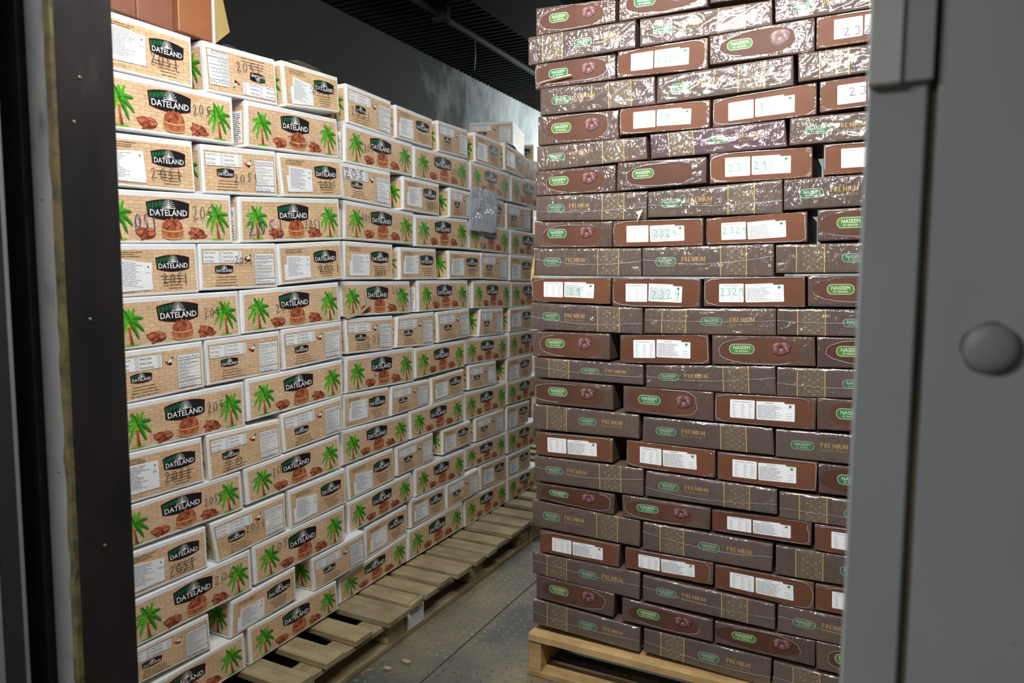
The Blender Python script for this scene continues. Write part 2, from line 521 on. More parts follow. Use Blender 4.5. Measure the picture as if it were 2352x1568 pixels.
# ------------------------------------------------------------------ carton body template
def body_template(nu, nv, ru, rv):
    us = [0, ru] + [ru + (1 - 2 * ru) * (i + 1) / (nu + 1) for i in range(nu)] + [1 - ru, 1]
    vv = [0, rv] + [rv + (1 - 2 * rv) * (i + 1) / (nv + 1) for i in range(nv)] + [1 - rv, 1]
    A, B = len(us), len(vv)
    V = []
    for j, v in enumerate(vv):
        for i, u in enumerate(us):
            V.append((u, v, 1.0 if (i in (0, A - 1) or j in (0, B - 1)) else 0.0, 0.0))
    F, kind = [], []
    for j in range(B - 1):
        for i in range(A - 1):
            F.append((j * A + i, j * A + i + 1, (j + 1) * A + i + 1, (j + 1) * A + i)); kind.append(0)
    ring = [i for i in range(A)] + [j * A + A - 1 for j in range(1, B)] + [(B - 1) * A + i for i in range(A - 2, -1, -1)] + [j * A for j in range(B - 2, 0, -1)]
    side = [0] * (A - 1) + [1] * (B - 1) + [2] * (A - 1) + [3] * (B - 1)
    nb = len(V)
    for k in ring: V.append((V[k][0], V[k][1], 0.0, 1.0))
    R = len(ring)
    for k in range(R):
        F.append((ring[(k + 1) % R], ring[k], nb + k, nb + (k + 1) % R)); kind.append(1 + side[k])
    F.append(tuple(range(nb + R - 1, nb - 1, -1))); kind.append(5)
    return np.array(V), F, kind
TPL = body_template(5, 3, 0.010, 0.024)

def carton(name, corners, nrm, back, depth, w, h, mats, rnd, bulge, edge=0.0022, flank=None):
    """corners: front face BL, BR, TR, TL in world; nrm outward; returns root object, front Face, near-flank Face"""
    cor = [np.array(c, float) for c in corners]
    base = (cor[0] + cor[1]) / 2 + np.array(back) * depth / 2
    base[2] = min(c[2] for c in cor)
    loc = [c - base for c in cor]
    fr = Face(loc, nrm, w, h, bulge)
    T, F, K = TPL
    P = fr.at(T[:, 0], T[:, 1], -edge * T[:, 2]) + np.array(back) * (depth * T[:, 3:4])
    n_uv, m_uv = [], []
    for q, k in zip(F, K):
        for i in q:
            u, v, d = T[i][0], T[i][1], T[i][3]
            if k == 0: n_uv.append((u, v)); m_uv.append((u * w, v * h))
            elif k == 4: n_uv.append((1 - d, v)); m_uv.append(((1 - d) * depth, v * h))
            elif k == 2: n_uv.append((d, v)); m_uv.append((d * depth, v * h))
            else: n_uv.append((-1, -1)); m_uv.append((u * w, v * h + d))
    sd = rnd.uniform(0, 5)
    m_uv = [(a + sd, b + sd) for a, b in m_uv]
    mi = [0 if k == 0 else (len(mats) - 1) for k in K]
    o = mesh_obj(name, P, F, mats, mi, None, base, {'n': n_uv, 'm': m_uv})
    bk = np.array(back) * depth
    ln = np.cross(np.array(back), np.array((0, 0, 1.0)))
    # near flank: the u=0 side, seen with its back edge on the left
    side = Face([loc[0] + bk, loc[0], loc[3], loc[3] + bk], (loc[0] - loc[1]) / np.linalg.norm(loc[0] - loc[1]), depth, h)
    return o, fr, side

# ------------------------------------------------------------------ artwork of the palm-print cartons
def badge(k, cx, cy, w, h, lay=0, icon=True):
    """black barrel-shaped badge with red rim, green palm leaves, opened-book palm emblem and lettering"""
    def shape(e):
        p = []
        n = 9
        for i in range(n):
            t = -1 + 2 * i / (n - 1)
            p.append((t * (w / 2 + e - 0.004 * w), h / 2 + e - 0.17 * h * t * t))
        for i in range(n):
            t = 1 - 2 * i / (n - 1)
            p.append((t * (w / 2 + e - 0.03 * w), -h / 2 - e + 0.17 * h * t * t))
        return [(cx + a, cy + b) for a, b in p]
    k.poly(shape(0.0007), 'red', lay)
    k.poly(shape(0.0), 'black', lay + 1)
    for i in range(7):
        x0, y0 = cx - w * (0.47 - 0.045 * i), cy + h * (0.14 + 0.02 * i)
        ln = h * (0.34 - 0.015 * i)
        k.poly([(x0, y0 - ln * 0.75), (x0 + w * 0.055, y0 + ln * 0.05), (x0 + w * 0.03, y0 + ln * 0.55), (x0 + w * 0.003, y0 + ln * 0.35)], 'badgegreen' if i % 2 == 0 else 'badgegreen2', lay + 2)
    for i in range(6):
        x0 = cx - w * 0.20 + i * w * 0.052
        k.poly([(x0, cy + h * 0.40), (x0 + w * 0.035, cy + h * 0.43), (x0 - w * 0.015, cy + h * 0.15)], 'badgegreen', lay + 2)
def lettering(k, cx, cy, w, h, lay=4):
    k.text('DATELAND', cx, cy - 0.30 * h, 0.30 * h, 'white', lay, w=0.86 * w, bold=0.012, center=True)
    bx, by = cx - 0.0 * w, cy + 0.06 * h
    s = 0.155 * w
    for sg in (-1, 1):
        for i, (a, r) in enumerate(((8, 1.0), (26, 1.0), (44, 0.98), (62, 0.97), (80, 0.95))):
            pts = []
            for t in np.linspace(0, 1, 6):
                an = math.radians(a + 14 * math.sin(math.pi * t))
                pts.append((bx + sg * s * r * t * math.cos(an), by + s * r * t * math.sin(an) * 1.15))
            k.stroke(pts, 0.0085 * w, 'white', lay)
        k.stroke([(bx, by), (bx + sg * s * 0.5, by + 0.05 * s), (bx + sg * s * 1.02, by - 0.02 * s)], 0.015 * w, 'white', lay)
def palm(k, cx, y0, w, h, lay=0):
    top = (cx + 0.02 * w, y0 + 0.63 * h)
    k.ell(cx + 0.03 * w, y0 + 0.025 * h, 0.27 * w, 0.03 * h, 'leaf2', lay, n=12)
    k.poly([(cx - 0.03 * w, y0 + 0.03 * h), (cx + 0.12 * w, y0 + 0.03 * h), (cx + 0.055 * w, y0 + 0.30 * h), (cx + 0.06 * w, y0 + 0.55 * h), (cx - 0.05 * w, y0 + 0.55 * h), (cx - 0.02 * w, y0 + 0.30 * h)], 'trunk', lay + 1)
    k.poly([(cx + 0.03 * w, y0 + 0.03 * h), (cx + 0.12 * w, y0 + 0.03 * h), (cx + 0.055 * w, y0 + 0.30 * h), (cx + 0.03 * w, y0 + 0.45 * h)], 'trunk2', lay + 2)
    k.poly([(cx - 0.07 * w, y0 + 0.46 * h), (cx + 0.09 * w, y0 + 0.46 * h), (cx + 0.10 * w, y0 + 0.62 * h), (cx - 0.06 * w, y0 + 0.62 * h)], 'crown', lay + 2)
    fr = [(58, 0.40, 0.05), (122, 0.40, 0.05), (90, 0.30, 0.0), (22, 0.50, 0.35), (158, 0.50, 0.35), (-4, 0.47, 0.62), (184, 0.47, 0.62), (-38, 0.36, 0.62), (218, 0.36, 0.62)]
    for i, (a, r, droop) in enumerate(fr):
        an = math.radians(a)
        n = 7
        mid = []
        for t in np.linspace(0, 1, n):
            x = top[0] + r * 1.08 * w * t * math.cos(an)
            y = top[1] + r * h * 0.95 * t * math.sin(an) - droop * 0.42 * h * t * t
            mid.append((x, y))
        mid = np.array(mid)
        tg = np.gradient(mid, axis=0)
        tg /= np.linalg.norm(tg, axis=1)[:, None]
        nm = np.c_[-tg[:, 1], tg[:, 0]]
        wd = 0.068 * w * np.sin(np.pi * np.linspace(0.12, 0.97, n)) ** 0.7
        up, lo = [], []
        for j in range(n):
            z = 1.0 if j % 2 == 0 else 1.45
            up.append(mid[j] + nm[j] * wd[j] * z * 0.8)
            lo.append(mid[j] - nm[j] * wd[j] * z)
        V = np.r_[np.array(up), mid, np.array(lo)]
        k.raw(V, [(n + j, n + j + 1, j + 1, j) for j in range(n - 1)], 'leaf2' if i % 2 == 0 else 'leaf', lay + 3 + (i % 2) * 0.5)
        k.raw(V, [(2 * n + j, 2 * n + j + 1, n + j + 1, n + j) for j in range(n - 1)], 'leaf' if i % 2 == 0 else 'leaf3', lay + 3 + (i % 2) * 0.5)
def dates(k, cx, cy, w, h, seed, lay=0):
    r = random.Random(seed)
    k.ell(cx, cy - 0.05 * h, 0.42 * w, 0.38 * h, 'date3', lay, n=12)
    for i in range(11):
        t = i / 10
        x = cx + (r.random() - 0.5) * 0.72 * w
        y = cy + (r.random() - 0.5) * 0.55 * h - abs(x - cx) * 0.25 + 0.04 * h
        a = r.uniform(-0.9, 0.9)
        rx, ry = 0.19 * w, 0.115 * h * 1.25
        k.ell(x, y, rx, ry, 'date3', lay + 1 + t, a, 10)
        k.ell(x - 0.006 * w, y + 0.02 * h, rx * 0.9, ry * 0.82, ('date', 'date2', 'date')[i % 3], lay + 1.25 + t, a, 10)
def bowl(k, cx, y0, w, h, lay=0):
    k.ell(cx, y0 + 0.22 * h, 0.50 * w, 0.20 * h, 'bowlrim', lay, n=20)
    k.poly([(cx - 0.48 * w, y0 + 0.46 * h), (cx - 0.46 * w, y0 + 0.2 * h), (cx - 0.3 * w, y0 + 0.10 * h), (cx, y0 + 0.06 * h), (cx + 0.3 * w, y0 + 0.10 * h), (cx + 0.46 * w, y0 + 0.2 * h), (cx + 0.48 * w, y0 + 0.46 * h)], 'glass', lay + 1)
    for i in range(5):
        k.ell(cx + (-0.30 + 0.15 * i) * w, y0 + (0.22 + 0.03 * (i % 2)) * h, 0.12 * w, 0.075 * h, ('date2', 'date')[i % 2], lay + 1.5, 0.4 * (i - 2), 9)
    k.ring(cx, y0 + 0.24 * h, 0.47 * w, 0.19 * h, 0.045 * w, 'bowlrim', lay + 2, 16, 180, 360)
    k.poly([(cx - 0.48 * w, y0 + 0.48 * h), (cx - 0.42 * w, y0 + 0.72 * h), (cx - 0.22 * w, y0 + 0.92 * h), (cx - 0.12 * w, y0 + 0.86 * h), (cx - 0.03 * w, y0 + 1.0 * h), (cx + 0.1 * w, y0 + 0.88 * h), (cx + 0.2 * w, y0 + 0.95 * h), (cx + 0.4 * w, y0 + 0.74 * h), (cx + 0.48 * w, y0 + 0.48 * h), (cx, y0 + 0.36 * h)], 'date', lay + 2.4)
    r = random.Random(4)
    for i in range(9):
        x = cx + (r.random() - 0.5) * 0.66 * w
        y = y0 + h * (0.52 + 0.30 * r.random()) - abs(x - cx) * 0.2
        k.ell(x, y, 0.13 * w, 0.06 * h, ('date2', 'date3', 'date2')[i % 3], lay + 2.8 + 0.05 * i, r.uniform(0.5, 2.4), 9)
    k.ring(cx, y0 + 0.50 * h, 0.48 * w, 0.13 * h, 0.05 * w, 'bowlrim', lay + 3.5, 16, 180, 360)
DIG = {
    '0': [[(0.5, 0.95), (0.15, 0.75), (0.1, 0.35), (0.4, 0.05), (0.8, 0.2), (0.9, 0.6), (0.6, 0.95), (0.35, 0.9)]],
    '1': [[(0.45, 1.05), (0.5, 0.6), (0.58, -0.15)]],
    '2': [[(0.05, 0.8), (0.3, 1.0), (0.6, 0.9), (0.6, 0.65), (0.3, 0.25), (0.1, 0.02), (0.3, 0.06), (0.55, 0.0), (0.9, 0.08)]],
    '3': [[(0.1, 0.95), (0.5, 1.0), (0.75, 0.8), (0.4, 0.55), (0.75, 0.35), (0.6, 0.05), (0.1, 0.05)]],
    '4': [[(0.15, 0.95), (0.15, 0.55), (0.8, 0.6)], [(0.75, 1.0), (0.6, -0.15)]],
    '5': [[(0.9, 1.0), (0.35, 0.95), (0.25, 0.6), (0.65, 0.55), (0.75, 0.25), (0.45, 0.0), (0.1, 0.02)]],
    '9': [[(0.75, 0.75), (0.45, 0.95), (0.15, 0.75), (0.35, 0.5), (0.75, 0.7), (0.72, 0.3), (0.6, -0.15)]],
}
LET = {
    'A': [[(0, 0), (0.45, 1), (0.9, 0)], [(0.2, 0.4), (0.75, 0.4)]], 'L': [[(0.1, 1), (0.1, 0), (0.7, 0)]],
    'S': [[(0.8, 0.9), (0.4, 1), (0.15, 0.75), (0.7, 0.4), (0.6, 0.05), (0.1, 0.05)]], 'Y': [[(0.05, 1), (0.45, 0.5)], [(0.85, 1), (0.3, -0.1)]],
    'E': [[(0.75, 0.95), (0.15, 0.95), (0.12, 0.5), (0.6, 0.5), (0.12, 0.5), (0.1, 0.0), (0.75, 0.0)]], 'D': [[(0.12, 0), (0.12, 1), (0.6, 0.85), (0.75, 0.5), (0.5, 0.1), (0.12, 0)]], ' ': [],
}
def hand(k, s, x, y, h, adv, rnd, mat='pen', w=0.0013, slope=0.0, lay=6):
    for i, ch in enumerate(s):
        for st in (DIG.get(ch) or LET.get(ch) or []):
            p = np.array(st)
            q = []
            for a, b in zip(p[:-1], p[1:]):
                for t in (0, 0.5): q.append(a + (b - a) * t)
            q.append(p[-1])
            q = np.array(q)
            sm = q.copy()
            sm[1:-1] = 0.25 * q[:-2] + 0.5 * q[1:-1] + 0.25 * q[2:]
            hs = h * (1 + 0.15 * (rnd.random() - 0.5))
            ox = x + adv * (i + 0.12 * (rnd.random() - 0.5))
            oy = y + slope * adv * i + h * 0.12 * (rnd.random() - 0.5)
            k.stroke(np.c_[ox + sm[:, 0] * adv * 0.82, oy + sm[:, 1] * hs], w, mat, lay)

WL_, WS_, HL_ = 0.456, 0.297, 0.139
def art_long(face, o, rnd):
    w, h = WL_, HL_
    k = Ink(); badge(k, 0.5 * w, 0.655 * h, 0.313 * w, 0.40 * h); bd = put(k, face, 'brand_badge', o)
    k = Ink(); lettering(k, 0.5 * w, 0.655 * h, 0.313 * w, 0.40 * h); put(k, face, 'lettering', bd)
    k = Ink(); palm(k, 0.150 * w, 0.06 * h, 0.185 * w, 0.80 * h); put(k, face, 'palm_tree_print', o)
    k = Ink(); palm(k, 0.868 * w, 0.06 * h, 0.185 * w, 0.80 * h); put(k, face, 'palm_tree_print', o)
    k = Ink(); dates(k, 0.337 * w, 0.20 * h, 0.15 * w, 0.28 * h, 3); put(k, face, 'date_heap_print', o)
    k = Ink(); dates(k, 0.706 * w, 0.21 * h, 0.145 * w, 0.27 * h, 8); put(k, face, 'date_heap_print', o)
    k = Ink(); bowl(k, 0.52 * w, 0.06 * h, 0.165 * w, 0.46 * h, 3); put(k, face, 'date_bowl_print', o)
def art_sticker(face, o, rnd, sheet=None):
    w, h = WS_, HL_
    k = Ink(); badge(k, 0.717 * w, 0.62 * h, 0.38 * w, 0.33 * h); bd = put(k, face, 'brand_badge', o)
    k = Ink(); lettering(k, 0.717 * w, 0.62 * h, 0.38 * w, 0.33 * h); put(k, face, 'lettering', bd)
    k = Ink()
    for i in range(5): k.lines(w * (0.57 + 0.02 * i), w * (0.88 - 0.01 * i), h * (0.36 - 0.06 * i), h * (0.40 - 0.06 * i), 1, 'umber', 0, rnd, 0.4, 0.8)
    k.lines(0.10 * w, 0.40 * w, 0.76 * h, 0.88 * h, 3, 'umber', 0, rnd, 0.35, 0.7)
    k.text('NET WT. 10 KG', 0.08 * w, 0.085 * h, 0.038 * h, 'umber', 0, w=0.2 * w)
    put(k, face, 'printed_text', o)
    ang, dx, dy = (rnd.uniform(-0.14, 0.10), rnd.uniform(-0.006, 0.008), rnd.uniform(-0.012, 0.006)) if sheet is None else sheet
    def rot(a, cx, cy):
        c, s = math.cos(a), math.sin(a)
        return lambda p: np.c_[cx + dx + c * (p[:, 0] - cx) - s * (p[:, 1] - cy), cy + dy + s * (p[:, 0] - cx) + c * (p[:, 1] - cy)]
    cx, cy = 0.27 * w, 0.46 * h
    k = Ink()
    k.rect(0.075 * w, 0.15 * h, 0.475 * w, 0.55 * h, 'grey', 1); k.rect(0.078 * w, 0.155 * h, 0.472 * w, 0.545 * h, 'paper', 1.5)
    k.xform(rot(-0.2 * ang, cx, cy)); put(k, face, 'sticker', o)
    k = Ink()
    k.rect(0.115 * w, 0.20 * h, 0.469 * w, 0.73 * h, 'paper', 3)
    k.xform(rot(ang, cx, cy)); st = put(k, face, 'sticker', o)
    k = Ink()
    k.lines(0.135 * w, 0.38 * w, 0.24 * h, 0.71 * h, 15, 'grey', 4, rnd, 0.38, 0.45)
    k.ell(0.43 * w, 0.64 * h, 0.010 * w, 0.022 * h, 'dot', 4, n=8)
    k.lines(0.405 * w, 0.46 * w, 0.50 * h, 0.55 * h, 2, 'grey', 4, rnd, 0.4, 0.7)
    k.xform(rot(ang, cx, cy)); put(k, face, 'sticker_text', st)
def art_facts(face, o, rnd, flip=False):
    w, h = WS_, HL_
    fl = (lambda p: np.c_[w - p[:, 0], h - p[:, 1] - 0.05 * h]) if flip else (lambda p: p)
    k = Ink()
    x0, x1, y0, y1 = 0.045 * w, 0.515 * w, 0.585 * h, 0.855 * h
    k.rect(x0 - 0.0008, y0 - 0.0008, x1 + 0.0008, y1 + 0.0008, 'black', 0); k.rect(x0, y0, x1, y1, 'white', 1)
    ck = put(k.xform(fl), face, 'checklist_label', o)
    k = Ink()
    for i, (a, b) in enumerate((('Naghal Dates', 'Khalas Dates'), ('Fard Dates', 'Dabbas Dates'), ('Lulu Dates', 'Khenaizi Dates'))):
        y = y1 - 0.073 * h - 0.086 * h * i
        k.text(a, x0 + 0.012 * w, y, 0.047 * h, 'text', 2, w=0.011 * w * len(a)); k.text(b, x0 + 0.235 * w, y, 0.047 * h, 'text', 2, w=0.0105 * w * len(b))
        for xx in (0.188, 0.425): k.frame(x0 + xx * w, y - 0.004 * h, x0 + (xx + 0.028) * w, y + 0.055 * h, 0.0008, 'text', 2)
    put(k.xform(fl), face, 'label_text', ck)
    k = Ink()
    x0, x1, y0, y1 = 0.688 * w, 0.955 * w, 0.085 * h, 0.775 * h
    k.rect(x0 - 0.0008, y0 - 0.0008, x1 + 0.0008, y1 + 0.0008, 'black', 0); k.rect(x0, y0, x1, y1, 'white', 1)
    nf = put(k.xform(fl), face, 'nutrition_label', o)
    k = Ink()
    k.text('Nutrition Facts', x0 + 0.012 * w, y1 - 0.085 * h, 0.062 * h, 'text', 2, w=0.24 * w)
    k.rect(x0, y1 - 0.115 * h, x1, y1 - 0.105 * h, 'text', 2)
    for i in range(14):
        y = y1 - (0.15 + 0.037 * i) * h
        k.lines(x0 + 0.01 * w, x1 - 0.01 * w, y + 0.004 * h, y + 0.024 * h, 1, 'grey', 2, rnd, 0.5, 0.35)
        if i % 2: k.rect(x0 + 0.006 * w, y - 0.006 * h, x1 - 0.006 * w, y - 0.003 * h, 'text', 2)
    k.rect(x0, y0 + 0.135 * h, x1, y0 + 0.145 * h, 'text', 2)
    k.lines(x0 + 0.01 * w, x1 - 0.01 * w, y0 + 0.01 * h, y0 + 0.04 * h, 1, 'text', 2, rnd, 0.5, 0.7)
    put(k.xform(fl), face, 'label_text', nf)
    k = Ink(); badge(k, 0.288 * w, 0.445 * h, 0.228 * w, 0.19 * h); bd = put(k.xform(fl), face, 'brand_badge', o)
    k = Ink(); lettering(k, 0.288 * w, 0.445 * h, 0.228 * w, 0.19 * h); put(k.xform(fl), face, 'lettering', bd)
    k = Ink()
    x, y = 0.595 * w, 0.66 * h
    k.poly([(x - 0.05 * w, y + 0.03 * h), (x - 0.01 * w, y + 0.02 * h), (x, y - 0.06 * h), (x - 0.03 * w, y - 0.03 * h)], 'red', 0)
    k.poly([(x - 0.01 * w, y + 0.03 * h), (x + 0.035 * w, y + 0.07 * h), (x + 0.03 * w, y), (x - 0.008 * w, y - 0.01 * h)], 'white', 0)
    k.poly([(x + 0.02 * w, y + 0.085 * h), (x + 0.045 * w, y + 0.12 * h), (x + 0.05 * w, y + 0.07 * h), (x + 0.035 * w, y + 0.06 * h)], 'dot', 0.5)
    k.poly([(x - 0.005 * w, y - 0.01 * h), (x + 0.03 * w, y), (x + 0.025 * w, y - 0.06 * h), (x + 0.002 * w, y - 0.06 * h)], 'black', 0)
    put(k.xform(fl), face, 'flag_emblem', o)
    k = Ink()
    for i in range(4): k.lines(w * (0.20 - 0.01 * i), w * (0.44 + 0.03 * i), h * (0.27 - 0.06 * i), h * (0.31 - 0.06 * i), 1, 'umber', 0, rnd, 0.35, 0.8)
    put(k.xform(fl), face, 'printed_text', o)

# ------------------------------------------------------------------ artwork of the brown cartons
SER = {  # strokes as (x0,y0,x1,y1,width); drawn with little serifs
    'P': [(.15, 0, .15, 1, .13), (.15, .97, .6, .97, .05), (.6, .97, .75, .75, .09), (.75, .75, .6, .5, .09), (.15, .5, .6, .5, .05)],
    'R': [(.15, 0, .15, 1, .13), (.15, .97, .6, .97, .05), (.6, .97, .73, .75, .09), (.73, .75, .6, .52, .09), (.15, .52, .6, .52, .05), (.45, .52, .85, 0, .11)],
    'E': [(.15, 0, .15, 1, .13), (.15, .97, .75, .97, .06), (.15, .52, .6, .52, .05), (.15, .03, .78, .03, .06)],
    'M': [(.08, 0, .12, 1, .07), (.12, 1, .5, .1, .12), (.5, .1, .88, 1, .06), (.88, 1, .92, 0, .13)],
    'I': [(.5, 0, .5, 1, .15)], 'L': [(.15, 0, .15, 1, .13), (.15, .03, .75, .03, .06)],
    'U': [(.12, 1, .14, .3, .13), (.14, .3, .5, 0, .1), (.5, 0, .84, .3, .07), (.84, .3, .86, 1, .07)],
    'Q': [(.5, 1, .1, .7, .1), (.1, .7, .1, .3, .13), (.1, .3, .5, 0, .1), (.5, 0, .9, .3, .1), (.9, .3, .9, .7, .13), (.9, .7, .5, 1, .1), (.5, .1, .95, -.2, .09)],
    'A': [(.05, 0, .5, 1, .06), (.5, 1, .95, 0, .13), (.22, .35, .75, .35, .05)],
    'T': [(.5, 0, .5, 1, .13), (.05, .97, .95, .97, .07)], 'Y': [(.5, 0, .5, .5, .13), (.08, 1, .5, .5, .11), (.92, 1, .5, .5, .06)],
    'D': [(.15, 0, .15, 1, .13), (.15, .97, .55, .97, .05), (.55, .97, .88, .7, .09), (.88, .7, .88, .3, .13), (.88, .3, .55, .03, .09), (.15, .03, .55, .03, .05)],
    'S': [(.8, .85, .4, 1, .08), (.4, 1, .15, .75, .1), (.15, .75, .8, .28, .12), (.8, .28, .55, 0, .1), (.55, 0, .12, .12, .07)],
}
def serif(k, s, x, y, w, h, mat, lay=0, small=0.8):
    ws = sum((0.45 if c == 'I' else (0.5 if c == ' ' else (1.15 if c == 'M' else 0.95))) for c in s)
    u = w / ws
    for i, c in enumerate(s):
        cw = (0.45 if c == 'I' else (0.5 if c == ' ' else (1.15 if c == 'M' else 0.95))) * u
        hh = h if (small >= 1 or i == 0 or s[i - 1] == ' ') else h * small
        for (a, b, c2, d, t) in SER.get(c, []):
            if c == 'I': a = c2 = 0.5
            k.stroke([(x + a * cw * 0.88, y + b * hh), (x + c2 * cw * 0.88, y + d * hh)], t * u * 1.35, mat, lay)
        if c in 'PREIMLTD' or c == 'R':
            xs = {'I': (.5,), 'M': (.08, .92), 'T': (.5,)}.get(c, (.15,))
            for q in xs:
                k.rect(x + q * cw * 0.88 - 0.13 * u, y - 0.01 * hh, x + q * cw * 0.88 + 0.13 * u, y + 0.035 * hh, mat, lay)
        x += cw
def pill(k, cx, cy, w, h, green='pill', lay=0):
    r = h / 2
    k.rrect(cx - w / 2, cy - h / 2, cx + w / 2, cy + h / 2, r * 0.98, 'cream', lay, 8)
    k.rrect(cx - w / 2 + 0.0012, cy - h / 2 + 0.0012, cx + w / 2 - 0.0012, cy + h / 2 - 0.0012, (r - 0.0012) * 0.98, green, lay + 1, 8)
def pill_text(k, cx, cy, w, h, lay=2):
    k.text('NASEEM', cx, cy - 0.05 * h, 0.36 * h, 'cream', lay, w=0.66 * w, center=True)
    k.text('BY BARARI', cx, cy - 0.32 * h, 0.17 * h, 'cream', lay, w=0.52 * w, center=True)
WR, SR, HR = 0.400, 0.291, 0.085
def art_premium(face, o, rnd, var, fade=False):
    w, h = WR, HR
    lx, px, b0 = (0.188, 0.314, 0.615) if var == 'A' else (0.53, 0.667, 0.143)
    k = Ink(); pill(k, lx * w, 0.5 * h, 0.163 * w, 0.30 * h); pl = put(k, face, 'brand_pill', o, 0.0004, 0.00012)
    k = Ink(); pill_text(k, lx * w, 0.5 * h, 0.163 * w, 0.30 * h, 3); put(k, face, 'lettering', pl, 0.0004, 0.00012)
    k = Ink()
    serif(k, 'PREMIUM', px * w, 0.50 * h, 0.185 * w, 0.155 * h, 'gold', 1, 1.0)
    serif(k, 'QUALITY DATES', px * w, 0.36 * h, 0.185 * w, 0.095 * h, 'golddim', 1, 0.78)
    put(k, face, 'gold_lettering', o, 0.0004, 0.00012)
    k = Ink()
    x0, x1 = b0 * w, (b0 + 0.19) * w
    k.rect(x0, 0.015 * h, x1, 0.985 * h, 'band', 0)
    for x in (x0, x1): k.rect(x - 0.0011, 0.01 * h, x + 0.0011, 0.99 * h, 'gold', 1)
    for i in range(5):
        for j in range(5):
            x = x0 + (x1 - x0) * (0.28 + 0.155 * i)
            y = h * (0.10 + 0.2 * j + (0.1 if i % 2 else 0))
            if y > 0.95 * h: continue
            k.ring(x, y, 0.0052, 0.0052, 0.0007, 'golddim', 1, 8)
            if (i * 3 + j * 2) % 4 != 0: k.ell(x, y, 0.0019, 0.0021, 'gold' if (i + j) % 2 else 'golddim', 2, n=7)
    put(k, face, 'pattern_band', o, 0.0004, 0.00012)
def art_window(face, o, rnd, flower=True):
    w, h = SR, HR
    k = Ink(); pill(k, 0.30 * w, 0.55 * h, 0.25 * w, 0.34 * h, 'pill2' if rnd.random() < 0.4 else 'pill'); pl = put(k, face, 'brand_pill', o, 0.0004, 0.00012)
    k = Ink(); pill_text(k, 0.30 * w, 0.55 * h, 0.25 * w, 0.34 * h, 3); put(k, face, 'lettering', pl, 0.0004, 0.00012)
    if flower:
        k = Ink()
        cx, cy = 0.68 * w, 0.56 * h
        for i, (dx, dy, a, r) in enumerate(((-0.035, 0.12, 0.5, 1), (0.05, 0.13, -0.4, 1), (0.0, -0.08, 0.1, 1.2), (-0.045, -0.02, 1.2, 0.8), (0.06, 0.02, -1.2, 0.8))):
            x, y = cx + dx * w, cy + dy * h
            k.ell(x, y, 0.060 * w * r, 0.125 * h * r, 'flower3', i * 0.5, a, 12)
            k.ell(x - 0.004 * w, y + 0.02 * h, 0.052 * w * r, 0.095 * h * r, 'flower', i * 0.5 + 0.2, a, 12)
            k.ell(x - 0.012 * w, y + 0.05 * h, 0.028 * w * r, 0.035 * h * r, 'flower2', i * 0.5 + 0.35, a, 9)
        put(k, face, 'date_print', o, 0.0004, 0.00012)
def art_labels(face, o, rnd, writing=None):
    w, h = SR, HR
    dy = rnd.uniform(-0.02, 0.05) * h; a2 = rnd.uniform(-0.035, 0.035)
    x0, x1, y0, y1 = 0.158 * w, 0.408 * w, 0.17 * h + dy, 0.80 * h + dy
    k = Ink(); k.rrect(x0, y0, x1, y1, 0.0028, 'paper', 0); a = put(k, face, 'sticker', o, 0.0004, 0.00012)
    k = Ink()
    k.lines(x0 + 0.03 * w, x1 - 0.03 * w, y1 - 0.08 * h, y1 - 0.04 * h, 1, 'grey', 1, rnd, 0.5, 0.9)
    for q in (0.0, 0.09, 0.165): k.lines(x0 + (0.025 + q) * w, x0 + (0.065 + q) * w, y0 + 0.05 * h, y1 - 0.12 * h, 11, 'grey', 1, rnd, 0.25, 0.4)
    put(k, face, 'sticker_text', a, 0.0004, 0.00012)
    x0, x1, y0, y1 = 0.425 * w, 0.80 * w, 0.20 * h + dy, 0.77 * h + dy
    cx, cy = (x0 + x1) / 2, (y0 + y1) / 2
    rt = lambda p: np.c_[cx + (p[:, 0] - cx) - a2 * (p[:, 1] - cy), cy + a2 * (p[:, 0] - cx) + (p[:, 1] - cy)]
    k = Ink(); k.rrect(x0 + 0.005 * w, y0 - 0.02 * h, x1, y1 - 0.03 * h, 0.002, 'paper', 0); k.rrect(x0, y0, x1 - 0.10 * w, y1 + 0.025 * h, 0.0015, 'paper', 0.6)
    b = put(k.xform(rt), face, 'sticker', o, 0.0004, 0.00012)
    k = Ink()
    k.text('UAE DATES', x0 + 0.085 * w, y1 - 0.055 * h, 0.05 * h, 'text', 2, w=0.085 * w)
    k.lines(x0 + 0.01 * w, x1 - 0.12 * w, y0 + 0.03 * h, y1 - 0.08 * h, 12, 'grey', 2, rnd, 0.42, 0.7)
    k.frame(x1 - 0.068 * w, y1 - 0.20 * h, x1 - 0.018 * w, y1 - 0.045 * h, 0.0005, 'grey', 2)
    k.ell(x1 - 0.043 * w, y1 - 0.115 * h, 0.0042, 0.0042, 'dot', 3, n=12)
    k.lines(x1 - 0.085 * w, x1 - 0.015 * w, y0 + 0.05 * h, y1 - 0.27 * h, 3, 'grey', 2, rnd, 0.15, 0.8)
    put(k.xform(rt), face, 'sticker_text', b, 0.0004, 0.00012)
    for (s, u, v, hh, adv, mat) in (writing or []):
        k = Ink(); hand(k, s, u * w, v * h, hh * h, adv * w, rnd, mat, 0.0018, 0.0, 6)
        put(k, face, 'handwriting', o, 0.0004, 0.00012)
